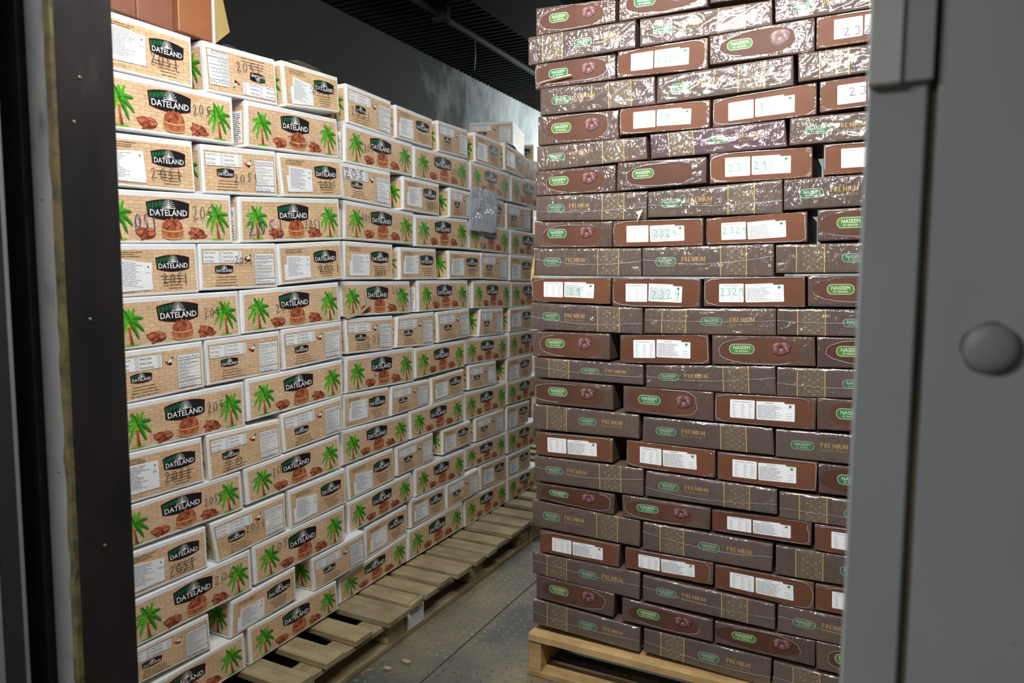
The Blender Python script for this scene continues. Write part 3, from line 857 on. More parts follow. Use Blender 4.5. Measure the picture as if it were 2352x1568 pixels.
def film_sheet(face, o, rnd, hole=None, seam=None, crinkle=18):
    """clear shrink film over a carton face, pulled tight; end faces keep the open oval left by the tunnel"""
    V, F = [], []
    if hole is None:
        nx, ny = 84, 19
        g = np.random.default_rng(rnd.randrange(1 << 30))
        gu, gv = np.meshgrid(np.linspace(0, 1, nx + 1), np.linspace(0, 1, ny + 1))
        D = np.full(gu.shape, 0.0018)
        lean = g.uniform(-0.9, 0.9)
        for _ in range(crinkle):
            cu, cv, a = g.uniform(0, 1), g.uniform(0, 1), lean + g.normal(0, 0.35) + (math.pi / 2 if g.random() < 0.3 else 0)
            wd, ln, am = g.uniform(0.0035, 0.009), g.uniform(0.012, 0.06), g.uniform(0.0008, 0.0026) * (1 if g.random() < 0.75 else -0.6)
            x, y = (gu - cu) * face.w, (gv - cv) * face.h
            p, q = x * math.cos(a) - y * math.sin(a), x * math.sin(a) + y * math.cos(a)
            D += am * np.exp(-(p / wd) ** 2 - (q / ln) ** 2)
        D = np.clip(D, 0.0013, 0.005)
        for j in range(ny + 1):
            for i in range(nx + 1):
                u, v = i / nx, j / ny
                d = D[j, i]
                if i in (0, nx) or j in (0, ny): d = -0.0012
                V.append((u, v, d))
        F = [(j * (nx + 1) + i, j * (nx + 1) + i + 1, (j + 1) * (nx + 1) + i + 1, (j + 1) * (nx + 1) + i) for j in range(ny) for i in range(nx)]
    else:
        cu, cv, ru, rv, p = hole
        n, rings = 48, 6
        ins = []
        for i in range(n):
            a = 2 * math.pi * i / n
            c, s = math.cos(a), math.sin(a)
            jit = 1 + 0.035 * math.sin(3 * a + rnd.random() * 0.4 + cu * 9) + 0.02 * rnd.uniform(-1, 1)
            hu = cu + ru * jit * math.copysign(abs(c) ** (2 / p), c)
            hv = cv + rv * jit * math.copysign(abs(s) ** (2 / p), s)
            hu, hv = min(max(hu, 0.012), 0.988), min(max(hv, 0.03), 0.97)
            m = max(abs(c), abs(s))
            ou, ov = 0.5 + 0.5 * c / m, 0.5 + 0.5 * s / m
            ins.append((hu, hv))
            for r in range(rings + 1):
                t = r / rings
                d = 0.0014 + (0.0018 * rnd.random() if 0 < r < rings else 0)
                if r == 0: d = 0.0024
                if r == rings: d = -0.0012
                V.append((hu + (ou - hu) * t, hv + (ov - hv) * t, d))
        R = rings + 1
        F = [((i * R + r), (i * R + r + 1), ((i + 1) % n) * R + r + 1, ((i + 1) % n) * R + r) for i in range(n) for r in range(rings)]
    V = np.array(V)
    P = face.at(V[:, 0], V[:, 1], V[:, 2])
    fo = mesh_obj('shrink_film', P, F, M_FILM, None, o, smooth=True)
    k = Ink()
    if hole is not None:
        pts = [(a * face.w, b * face.h) for a, b in ins]
        st, ln = rnd.randrange(48), rnd.randrange(14, 30)
        k.stroke([pts[(st + i) % 48] for i in range(ln)], 0.0010, 'seam', 0, 0.0016)
    elif seam is not None:
        pts = []
        v0, sag, ph = seam, rnd.uniform(0.05, 0.2), rnd.uniform(0, 6)
        for i in range(70):
            u = i / 69
            pts.append((u * face.w, face.h * (v0 - sag * math.sin(math.pi * u) + 0.05 * math.sin(3 * u + ph) + 0.012 * rnd.uniform(-1, 1))))
        k.stroke(pts, 0.0013, 'seam', 0)
    else: return fo
    put(k, face, 'film_edge', fo, 0.0028, 0)
    return fo
INK['seam'] = M_SEAM
# ------------------------------------------------------------------ the room
def struct(o):
    o['kind'] = 'structure'
    return o
M_CEIL = mat_noise('black_sheet_ceiling', [(0.3, (0.008, 0.008, 0.008)), (0.7, (0.018, 0.018, 0.018))], 6, 0.7, spec=0.15)
M_PIPE = flat('dark_pipe', (0.018, 0.018, 0.018), 0.7, 0, 0.1)
M_DARKPLATE = mat_noise('black_rubbed_plate', [(0.35, (0.010, 0.008, 0.009)), (0.62, (0.020, 0.016, 0.017)), (0.78, (0.045, 0.04, 0.042))], 14, 0.55, 5, 60, 0.001, 0.4, stretch=(1, 1, 0.35), spec=0.35)
M_STRIP = mat_noise('scuffed_alloy_strip', [(0.28, (0.10, 0.10, 0.10)), (0.40, (0.25, 0.255, 0.26)), (0.7, (0.31, 0.315, 0.32))], 16, 0.45, 5, stretch=(1, 1, 0.5))
M_FOAM = mat_noise('aged_foam', [(0.3, (0.05, 0.04, 0.014)), (0.6, (0.14, 0.115, 0.045))], 30, 0.9, 4, 90, 0.003, 0.6)
M_GASKET = flat('black_gasket', (0.03, 0.03, 0.03), 0.7)
M_DOORLEAF = mat_noise('dark_grey_door', [(0.3, (0.22, 0.224, 0.23)), (0.7, (0.30, 0.305, 0.315))], 4, 0.5, 4)
M_STAIN = mat_noise('rusty_sealant', [(0.35, (0.05, 0.045, 0.03)), (0.6, (0.14, 0.115, 0.05))], 12, 0.8, 4, stretch=(1, 1, 0.4))
M_ALLOY = mat_noise('bare_alloy_trim', [(0.22, (0.16, 0.14, 0.11)), (0.34, (0.42, 0.43, 0.43)), (0.7, (0.52, 0.53, 0.54))], 22, 0.4, 5)
M_ALLOY_SHADED = mat_noise('shaded_alloy_trim', [(0.22, (0.12, 0.11, 0.09)), (0.34, (0.28, 0.285, 0.285)), (0.7, (0.34, 0.345, 0.35))], 22, 0.45, 5)  # same alloy past the bend, its shade put into the colour
M_SCREW = flat('dull_screw', (0.30, 0.29, 0.27), 0.4, 0.6)

floor = struct(block('floor', -3.2, 3.2, -2.6, 9.0, -0.12, 0.0, M_FLOOR))
ceiling = empty('ceiling', (0, 0.76, 3.03)); struct(ceiling)
prof, y = [], 0.0
while y < 8.2:
    prof += [(y, 0.0), (y + 0.022, 0.0), (y + 0.030, -0.016), (y + 0.052, -0.016)]
    y += 0.060
n = len(prof)
v = [(-3.0, a, b) for a, b in prof] + [(3.0, a, b) for a, b in prof] + [(-3.0, 0, 0.08), (3.0, 0, 0.08), (3.0, prof[-1][0], 0.08), (-3.0, prof[-1][0], 0.08)]
f = [(i, i + 1, n + i + 1, n + i) for i in range(n - 1)] + [(2 * n, 2 * n + 1, 2 * n + 2, 2 * n + 3)]
mesh_obj('corrugated_sheet', v, f, M_CEIL, None, ceiling)
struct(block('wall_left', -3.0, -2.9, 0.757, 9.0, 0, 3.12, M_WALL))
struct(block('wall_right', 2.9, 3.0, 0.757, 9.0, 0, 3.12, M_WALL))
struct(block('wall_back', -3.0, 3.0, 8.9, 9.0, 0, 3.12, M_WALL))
M_PANEL = M_FRAME
wf = empty('wall_front', (0, 0.70, 0)); struct(wf)
block('wall_panel', -3.0, -1.132, 0.664, 0.757, 0, 3.12, M_DOORLEAF, wf)
block('wall_panel', 0.0375, 3.0, 0.6545, 0.757, 0, 3.12, M_PANEL, wf)
block('header_panel', -1.132, 0.0375, 0.664, 0.757, 2.36, 3.12, M_PANEL, wf)
# domed cover cap on the panel
def cap(name, c, r, hgt, mat, parent, ax):
    V, F = [], []
    rings = [(1.0, 0.0), (1.0, 0.28), (0.93, 0.55), (0.72, 0.80), (0.42, 0.95), (0.0, 1.0)]
    ns = 28
    for (q, t) in rings[:-1]:
        for i in range(ns):
            a = 2 * math.pi * i / ns
            p = (r * q * math.cos(a), r * q * math.sin(a))
            V.append((p[0], -hgt * t, p[1]) if ax == 'y' else (hgt * t, p[0], p[1]))
    V.append((0, -hgt, 0) if ax == 'y' else (hgt, 0, 0))
    for k in range(len(rings) - 2):
        for i in range(ns):
            j = (i + 1) % ns
            F.append((k * ns + i, k * ns + j, (k + 1) * ns + j, (k + 1) * ns + i))
    b = (len(rings) - 2) * ns
    F += [(b + i, b + (i + 1) % ns, len(V) - 1) for i in range(ns)]
    return mesh_obj(name, V, F, mat, None, parent, Vector(c) - (parent.location if parent else Vector()), smooth=True)
M_CAP = mat_noise('grey_plastic_cap', [(0.3, (0.19, 0.195, 0.20)), (0.7, (0.23, 0.235, 0.24))], 30, 0.5)
cp = cap('cover_cap', (0.0820, 0.6545, 1.3745), 0.0190, 0.009, M_CAP, wf, 'y'); cp['label'] = 'round domed grey cover cap'
# rust-stained ring round the cap
a = np.linspace(0, 2 * math.pi, 29)[:-1]
V = [(0.0820 + 0.0193 * math.cos(t), -0.0460, 1.3745 + 0.0193 * math.sin(t)) for t in a] + [(0.0820 + (0.0203 + 0.0007 * math.sin(5 * t)) * math.cos(t), -0.0460, 1.3745 + (0.0203 + 0.0007 * math.sin(5 * t)) * math.sin(t)) for t in a]
mesh_obj('cap_sealant', V, [(i, 28 + i, 28 + (i + 1) % 28, (i + 1) % 28) for i in range(28)], M_STAIN, None, wf)
# right jamb
tr = empty('trim_1', (0.01, 0.70, 0)); struct(tr)
block('jamb_profile', -0.0120, 0.0312, 0.6540, 0.757, 0, 2.36, M_FRAME, tr, 0.002)
block('sealant_line', 0.0312, 0.0375, 0.660, 0.70, 0, 2.36, M_STAIN, tr)
t2 = empty('trim_2', (0.012, 0.645, 1.575)); struct(t2)
block('angle_flange', -0.0125, 0.0120, 0.6440, 0.6540, 1.580, 2.36, M_ALLOY, t2, 0.0015)
block('angle_flange', 0.0120, 0.0335, 0.6475, 0.6540, 1.581, 2.36, M_ALLOY_SHADED, t2, 0.001)
# left jamb
t3 = empty('trim_3', (-1.115, 0.71, 0)); struct(t3)
block('jamb_plate', -1.132, -1.100, 0.663, 0.757, 0, 2.36, M_DARKPLATE, t3, 0.001)
for (yy, zz) in ((0.7006, 1.731), (0.6998, 1.3604), (0.7067, 0.9917), (0.6886, 1.662)):
    cap('screw_head', (-1.100, min(max(yy, 0.672), 0.75), zz), 0.0026, 0.0016, M_SCREW, t3, 'x')
t4 = empty('trim_4', (-1.13, 0.68, 0)); struct(t4)
block('edge_strip', -1.160, -1.1095, 0.657, 0.70, 0, 2.36, M_STRIP, t4, 0.001)
for (xx, zz) in ((-1.1364, 1.5445), (-1.1289, 1.1222)):
    cap('screw_head', (xx, 0.657, zz), 0.0026, 0.0016, M_SCREW, t4, 'y')
rnd = random.Random(5)
V, F, z = [], [], 0.0
while z < 2.36:
    j = rnd.uniform(-0.0018, 0.0018); e = rnd.uniform(-0.0015, 0.002)
    k = len(V)
    V += [(-1.1095, 0.6545 + e, z), (-1.0985 + j, 0.6560 + e, z), (-1.0995 + j * 0.3, 0.664, z)]
    if k: F += [(k - 3, k - 2, k + 1, k), (k - 2, k - 1, k + 2, k + 1)]
    z += rnd.uniform(0.012, 0.05)
V = [(p[0] + 1.13, p[1] - 0.68, p[2]) for p in V]
mesh_obj('foam_edge', V, F, M_FOAM, None, t4)
block('gasket', -1.215, -1.160, 0.645, 0.664, 0, 2.36, M_GASKET, t4)
dr = struct(block('door_1', -2.10, -1.166, 0.560, 0.622, 0.02, 2.36, M_DOORLEAF, None, 0.004))
block('gasket', -1.172, -1.163, 0.585, 0.612, 0.02, 2.36, M_GASKET, dr)

# ceiling fittings
def tube(name, pts, r, mat, parent=None, n=8, loc=None):
    pts = [Vector(p) for p in pts]
    V, F = [], []
    for i, p in enumerate(pts):
        d = (pts[min(i + 1, len(pts) - 1)] - pts[max(i - 1, 0)]).normalized()
        u = d.cross(Vector((0, 0, 1)) if abs(d.z) < 0.9 else Vector((1, 0, 0))).normalized()
        w = d.cross(u)
        for k in range(n):
            a = 2 * math.pi * k / n
            V.append(tuple(p + u * (r * math.cos(a)) + w * (r * math.sin(a))))
    for i in range(len(pts) - 1):
        for k in range(n):
            F.append((i * n + k, i * n + (k + 1) % n, (i + 1) * n + (k + 1) % n, (i + 1) * n + k))
    F += [tuple(range(n))[::-1], tuple(range((len(pts) - 1) * n, len(pts) * n))]
    o = Vector(loc) if loc else pts[0]
    V = [tuple(Vector(q) - o) for q in V]
    return mesh_obj(name, V, F, mat, None, parent, o - (parent.location if parent else Vector()), smooth=True)
pp = empty('ceiling_conduit', (-2.33, 2.2, 2.965))
tube('pipe', [(-2.33, 1.2, 2.965), (-2.33, 3.5, 2.965), (-2.33, 8.8, 2.965)], 0.022, M_PIPE, pp)
for yy in (3.62, 5.2): block('bracket', -2.37, -2.27, yy, yy + 0.05, 2.93, 3.014, M_PIPE, pp)
tube('hanging_wire', [(-2.33, 4.06, 2.945), (-2.33, 4.065, 2.85), (-2.335, 4.06, 2.76)], 0.003, M_SCREW, pp, 5)
tag(pp, 'thin dark conduit running along the black ceiling with a short hanging wire', 'conduit')
bm = block('ceiling_beam', -1.98, -1.55, 0.77, 8.88, 2.90, 3.012, M_CEIL, None, 0.004)
tag(bm, 'wide black beam under the ceiling beside the brown stack top', 'beam')

# lamps
M_LAMPBODY = flat('lamp_housing', (0.7, 0.7, 0.7), 0.4)
def emis(name, col, st):
    m, nt, b = nodes_of(name)
    b.inputs['Base Color'].default_value = (*col, 1)
    b.inputs['Emission Color'].default_value = (*col, 1)
    b.inputs['Emission Strength'].default_value = st
    return m
def batten(loc, label, top, glow, col=(1.0, 0.985, 0.95), ln=1.3, wd=0.16):
    M_TUBE = emis('lamp_diffuser', col, glow)
    x, y, z = loc
    t = empty('ceiling_lamp', (x, y, z))
    block('housing', x - ln / 2, x + ln / 2, y - wd / 2, y + wd / 2, z, z + 0.05, M_LAMPBODY, t, 0.004)
    block('diffuser', x - ln / 2 + 0.03, x + ln / 2 - 0.03, y - wd / 2 + 0.03, y + wd / 2 - 0.03, z - 0.07, z - 0.0005, M_TUBE, t, 0.008)
    for s in (-1, 1): tube('rod', [(x + s * ln * 0.35, y, z + 0.05), (x + s * ln * 0.35, y, top)], 0.005, M_LAMPBODY, t, 6)
    tag(t, label, 'lamp')
t = empty('wall_lamp', LAMP1)
lx, ly, lz = LAMP1
block('housing', lx - 0.65, lx + 0.65, ly + 0.001, ly + 0.045, lz - 0.06, lz + 0.06, M_LAMPBODY, t, 0.004)
block('hood', lx - 0.65, lx + 0.65, ly + 0.001, ly + 0.125, lz + 0.061, lz + 0.066, M_LAMPBODY, t)
block('diffuser', lx - 0.62, lx + 0.62, ly + 0.0455, ly + 0.105, lz - 0.05, lz + 0.05, emis('wall_lamp_diffuser', (1.0, 0.985, 0.95), GLOW1), t, 0.01)
tag(t, 'long white batten lamp fixed inside above the doorway', 'lamp')
batten(LAMP2, 'long white batten lamp hanging behind the brown carton stack', 3.012, GLOW2, (0.90, 0.97, 1.0))
batten(FILL_LAMP, 'unseen wide batten lamp added outside the door as fill', 3.1, 3.0, (1.0, 0.98, 0.95), 1.3, 0.44)

# raised treads of the floor plate
M_TREAD = mat_noise('worn_tread_steel', [(0.35, (0.05, 0.05, 0.048)), (0.5, (0.20, 0.19, 0.16)), (0.7, (0.34, 0.32, 0.27))], 3.0, 0.45, 5)
V, F = [], []
rnd = random.Random(2)
p = 0.040
ny, nx = int(6.0 / p), int(1.75 / p)
for j in range(ny):
    for i in range(nx):
        cx, cy = -1.95 + i * p, 1.2 + j * p
        if rnd.random() < 0.12: continue
        a = math.radians(45 if (i + j) % 2 else -45) + rnd.uniform(-0.1, 0.1)
        l, w, hgt = 0.0140, 0.0042, 0.0022 * rnd.uniform(0.5, 1)
        c, s = math.cos(a), math.sin(a)
        k = len(V)
        for (q, r, z) in ((-l, 0, 0), (0, -w, 0), (l, 0, 0), (0, w, 0), (-l * 0.45, 0, hgt), (l * 0.45, 0, hgt)):
            V.append((cx + c * q - s * r, cy + s * q + c * r, z))
        F += [(k, k + 1, k + 4), (k + 1, k + 5, k + 4), (k + 1, k + 2, k + 5), (k + 2, k + 3, k + 5), (k + 3, k + 4, k + 5), (k + 3, k, k + 4)]
o = mesh_obj('floor_treads', [(a - floor.location.x, b - floor.location.y, c - floor.location.z + 0.0002) for a, b, c in V], F, M_TREAD, None, floor)
o['kind'] = 'stuff'
block('plate_joint', -1.379, -1.373, 1.0, 8.5, -0.004, 0.0011, M_GASKET, floor)

# ------------------------------------------------------------------ pallets
def pallet_left(y0, y1, boards, label, zt=0.134):
    t = empty('wooden_pallet', (-2.1, (y0 + y1) / 2, 0))
    rn = random.Random(int(y0 * 100))
    for (a, b) in boards:
        dx = rn.uniform(-0.012, 0.012)
        block('deck_board', -2.62, -1.59 + dx, a, b, zt - 0.022 + rn.uniform(-0.001, 0), zt, M_WOOD, t, 0.002)
    for xs in ((-1.71, -1.612), (-2.16, -2.06), (-2.61, -2.51)):
        block('stringer_board', xs[0], xs[1], y0, y1, zt - 0.044, zt - 0.0235, M_WOODY, t, 0.002)
        for yy in (y0, (y0 + y1) / 2 - 0.06, y1 - 0.12):
            block('block', xs[0] + 0.004, xs[1] - 0.001, yy, yy + 0.12, 0.0225, zt - 0.0445, M_WOODY, t, 0.003)
        block('base_board', xs[0], xs[1] + 0.002, y0, y1, 0.001, 0.022, M_WOODY, t, 0.002)
    tag(t, label, 'pallet', 'wooden pallets under the white cartons')
    return t
pallet_left(1.10, 2.255, [(1.105 + 0.1665 * k, 1.105 + 0.1665 * k + (0.095 if k < 6 else 0.135)) for k in range(7)], 'weathered pallet with wide slat gaps under the nearest white piles')
pal2 = pallet_left(2.265, 3.395, [(2.265, 2.352), (2.368, 2.455), (2.49, 2.578), (2.603, 2.728), (2.765, 2.855), (2.88, 2.968), (3.0, 3.096), (3.15, 3.25), (3.29, 3.392)], 'weathered pallet with closely set slats and a white paper on its corner block')
pallet_left(3.43, 4.56, [(3.43 + 0.17 * k, 3.53 + 0.17 * k) for k in range(7)], 'pallet just showing its end low beside the brown stack')
t = pallet_left(4.60, 5.73, [(4.60 + 0.17 * k, 4.70 + 0.17 * k) for k in range(7)], 'rearmost pallet, hidden behind the brown stack')
for c in t.children: c.location.x -= 0.2
V, F = boxdata(0, 0.0015, 0, 0.114, 0, 0.112)
lab = mesh_obj('block_label', V, F, flat('dirty_paper', (0.62, 0.66, 0.70), 0.6), None, pal2, Vector((-1.6115, 2.267, 0.022)) - pal2.location)
lab['label'] = 'white paper wrapped on the corner block'
k = Ink(); r_ = random.Random(3); k.lines(0.02, 0.09, 0.055, 0.085, 2, 'grey', 0, r_, 0.5, 0.6)
put(k, Face([(0.0015, 0, 0), (0.0015, 0.114, 0), (0.0015, 0.114, 0.112), (0.0015, 0, 0.112)], (1, 0, 0), 0.114, 0.112), 'pencil_mark', lab, 0.0004, 0.0001)

t = empty('wooden_pallet', (-0.45, 2.75, 0))
for (a, b) in ((2.235, 2.335), (2.40, 2.49), (2.56, 2.65), (2.72, 2.81), (2.88, 2.97), (3.05, 3.14), (3.16, 3.26)):
    block('deck_board', -1.062, 0.15, a, b, 0.130, 0.1565, M_PINE, t, 0.002)
for xs in (-1.062, -0.475, 0.10):
    block('stringer', xs, xs + 0.05, 2.24, 3.26, 0.0235, 0.1295, M_PINE, t, 0.002)
for (a, b) in ((2.235, 2.335), (2.70, 2.80), (3.16, 3.26)):
    block('base_board', -1.062, 0.15, a, b, 0.001, 0.023, M_PINE, t, 0.002)
tag(t, 'yellow pine pallet with heavy stringers under the brown carton stack', 'pallet')

# ------------------------------------------------------------------ white printed cartons, left
ORD = ['', 'top', 'second', 'third', 'fourth', 'fifth', 'sixth', 'seventh', 'eighth', 'ninth', 'tenth', 'eleventh', 'twelfth', 'thirteenth', 'fourteenth', 'fifteenth', 'sixteenth', 'seventeenth', 'eighteenth', 'nineteenth', 'twentieth', 'twenty-first', 'twenty-second', 'twenty-third', 'twenty-fourth']
PILE = {'1': 'nearest', '2': 'middle', '3': 'farthest'}
PLANE = {'1': -1.81, '2': -1.845, '3': -1.86}
LEFT = """1 1 S 11948 21177 14885 21255 14904 19812 11966 19687
1 1 U 15296 21301 18168 21511 18279 20038 15396 19839
1 1 S 18483 21582 21281 21707 21373 20449 18619 20111
1 2 L 11848 19652 16359 19877 16410 18436 11900 18164
1 2 L 16861 19923 21221 20180 21334 18763 16847 18468
1 3 S 11861 18045 14799 18266 14878 16784 11941 16674
1 3 N 15119 18257 18114 18507 18167 17030 15172 16804
1 3 S 18212 18495 21408 18763 21474 17330 18407 17055
1 4 L 11674 16574 16184 16847 16235 15378 11724 15139
1 4 L 16459 16849 21251 17259 21364 15756 16478 15387
1 5 S 11898 15140 14836 15280 14888 13835 11950 13707
1 5 N 14928 15286 18020 15448 18093 13972 14952 13889
1 5 S 18099 15437 21289 15703 21431 14276 18176 14040
1 6 L 11846 13695 16356 13863 16446 12432 11936 12282
1 6 L 16461 13874 21180 14140 21294 12655 16483 12469
1 7 N 12020 12259 14957 12361 14999 10957 12061 10807
1 7 N 15037 12375 18109 12482 18125 11063 15111 10975
1 7 N 18210 12516 21319 12649 21338 11278 18311 11107
1 8 L 12010 10797 16520 10927 16542 9460 12032 9459
1 8 L 16577 11000 21311 11169 21330 9809 16638 9597
1 9 S 11893 9451 14830 9426 14873 8040 11936 8022
1 9 N 14991 9452 17996 9448 18079 8176 15065 8015
1 9 N 18081 9587 21229 9790 21247 8376 18204 8213
1 10 L 11786 7973 16296 8019 16360 6756 11850 6737
1 10 L 16404 8054 21095 8303 21141 7012 16508 6831
1 11 S 11978 6648 14868 6623 14900 5322 11995 5339
1 11 N 15015 6646 18182 6776 18204 5467 15262 5302
1 11 S 18349 6809 21368 6924 21440 5545 18435 5410
1 12 L 12059 5255 16569 5307 16615 3942 12105 3898
1 12 L 16663 5362 21310 5467 21277 4051 16747 4013
1 13 N 12045 3852 14861 3820 14917 2674 12065 2818
1 13 S 15743 3847 18608 3976 18616 2799 15663 2638
1 13 N 19455 3953 22513 4043 22542 2742 19580 2669
1 14 L 11709 2568 16219 2596 16269 1367 11759 1378
1 14 L 16388 2673 20763 2627 20861 1456 16435 1365
2 1 N 22190 21763 25046 21706 25084 20229 22234 20303
2 1 S 25382 21653 28158 21591 28147 20276 25393 20280
2 1 N 28672 21653 31428 21709 31428 20320 28737 20252
2 2 L 22030 20256 26583 20205 26600 18812 22022 18763
2 2 L 26716 20174 31428 20256 31515 18781 26700 18787
2 3 N 21769 18725 24941 18777 25010 17295 21915 17376
2 3 S 25878 18737 28728 18726 28756 17274 25859 17298
2 3 N 29732 18703 31953 18678 31955 17360 29686 17288
2 4 L 21964 17314 26683 17218 26634 15829 21931 15810
2 4 L 26716 17163 31385 17294 31429 15814 26735 15757
2 5 S 21904 15741 25048 15736 25057 14273 21896 14243
2 5 S 25581 15667 28445 15691 28511 14286 25593 14256
2 5 S 29600 15676 32685 15685 32689 14325 29634 14290
2 6 L 21615 14175 26312 14181 26363 12784 21684 12792
2 6 L 26959 14221 31385 14231 31517 12825 26978 12794
2 7 N 21913 12714 25034 12703 25043 11252 22038 11314
2 7 N 25379 12651 28238 12754 28226 11189 25265 11290
2 7 N 28538 12729 31517 12820 31650 11373 28643 11263
2 8 L 21905 11202 26514 11224 26599 9672 21899 9753
2 8 L 26650 11161 31081 11218 31080 9876 26704 9759
2 9 S 21794 9716 24739 9639 24750 8345 21763 8330
2 9 N 24925 9633 27770 9609 27797 8429 24843 8349
2 9 S 28028 9619 30993 9752 30992 8522 28056 8389
2 10 L 21582 8312 26107 8254 26125 7038 21576 6901
2 10 L 26242 8330 30949 8461 30991 7082 26295 7044
2 11 S 21939 6798 24979 6919 25086 5514 22041 5383
2 11 N 25234 6885 28121 7017 28148 5660 25248 5591
2 11 S 29005 6957 31698 6958 31744 5797 29038 5719
2 12 L 21934 5324 26311 5510 26400 4265 21931 4034
2 12 L 26623 5598 31033 5578 31076 4227 26609 4283
2 13 S 23034 3938 25988 4081 26006 2778 23037 2573
2 13 S 26262 4226 29189 4202 29263 2889 26281 2902
2 13 N 29350 4174 32531 4261 32582 2969 29344 2904
2 14 L 21318 2403 25938 2760 25956 1490 21342 1365
2 14 L 26074 2810 30856 2920 30942 1494 26023 1445
3 1 S 32387 21813 35158 21761 35273 20255 32435 20329
3 1 S 35673 21849 38333 21528 38355 20198 35740 20368
3 2 L 31902 20272 36327 20230 36236 18695 31903 18833
3 2 L 36489 20201 41124 20177 41141 18636 36506 18722
3 3 S 32438 18672 35652 18613 35665 17197 32440 17336
3 3 N 35969 18572 39162 18548 39125 17205 35984 17153
3 4 L 31728 17320 36253 17133 36268 15745 31728 15828
3 4 L 36470 17153 41105 17035 41066 15649 36431 15727
3 5 N 33044 15700 36160 15716 36122 14266 33048 14326
3 5 S 36377 15697 39396 15669 39412 14222 36394 14241
3 6 L 32129 14254 36449 14192 36466 12678 32131 12794
3 6 L 36559 14167 41194 14109 41211 12691 36576 12713
3 7 N 33007 12730 35602 12694 35669 11219 32823 11265
3 7 S 36411 12680 39430 12691 39445 11268 36427 11296
3 8 L 31377 11229 36100 11167 36115 9764 31376 9926
3 8 L 36317 11253 40952 11229 40968 9776 36333 9797
3 9 N 31774 9840 34741 9798 34802 8471 31775 8539
3 9 S 36115 9761 39319 9775 39343 8420 36074 8400
3 10 L 31332 8441 36020 8391 36034 6999 31375 6978
3 10 L 36074 8393 40709 8389 40722 7014 36088 7092
3 11 N 32461 6905 35709 6974 35776 5598 32463 5659
3 11 S 36089 6990 39120 6920 38956 5621 36103 5587
3 12 L 31330 5544 35994 5557 35898 4197 31373 4405
3 12 L 36103 5561 40738 5498 40808 4014 36173 4206
3 13 S 32986 4237 36008 4173 36078 2719 33039 2878
3 13 S 36229 4082 39294 4069 39319 2704 36243 2726
3 14 L 31284 2804 36078 2713 36147 1365 31327 1365
3 14 L 36188 2714 40823 2591 40837 1365 36202 1365"""
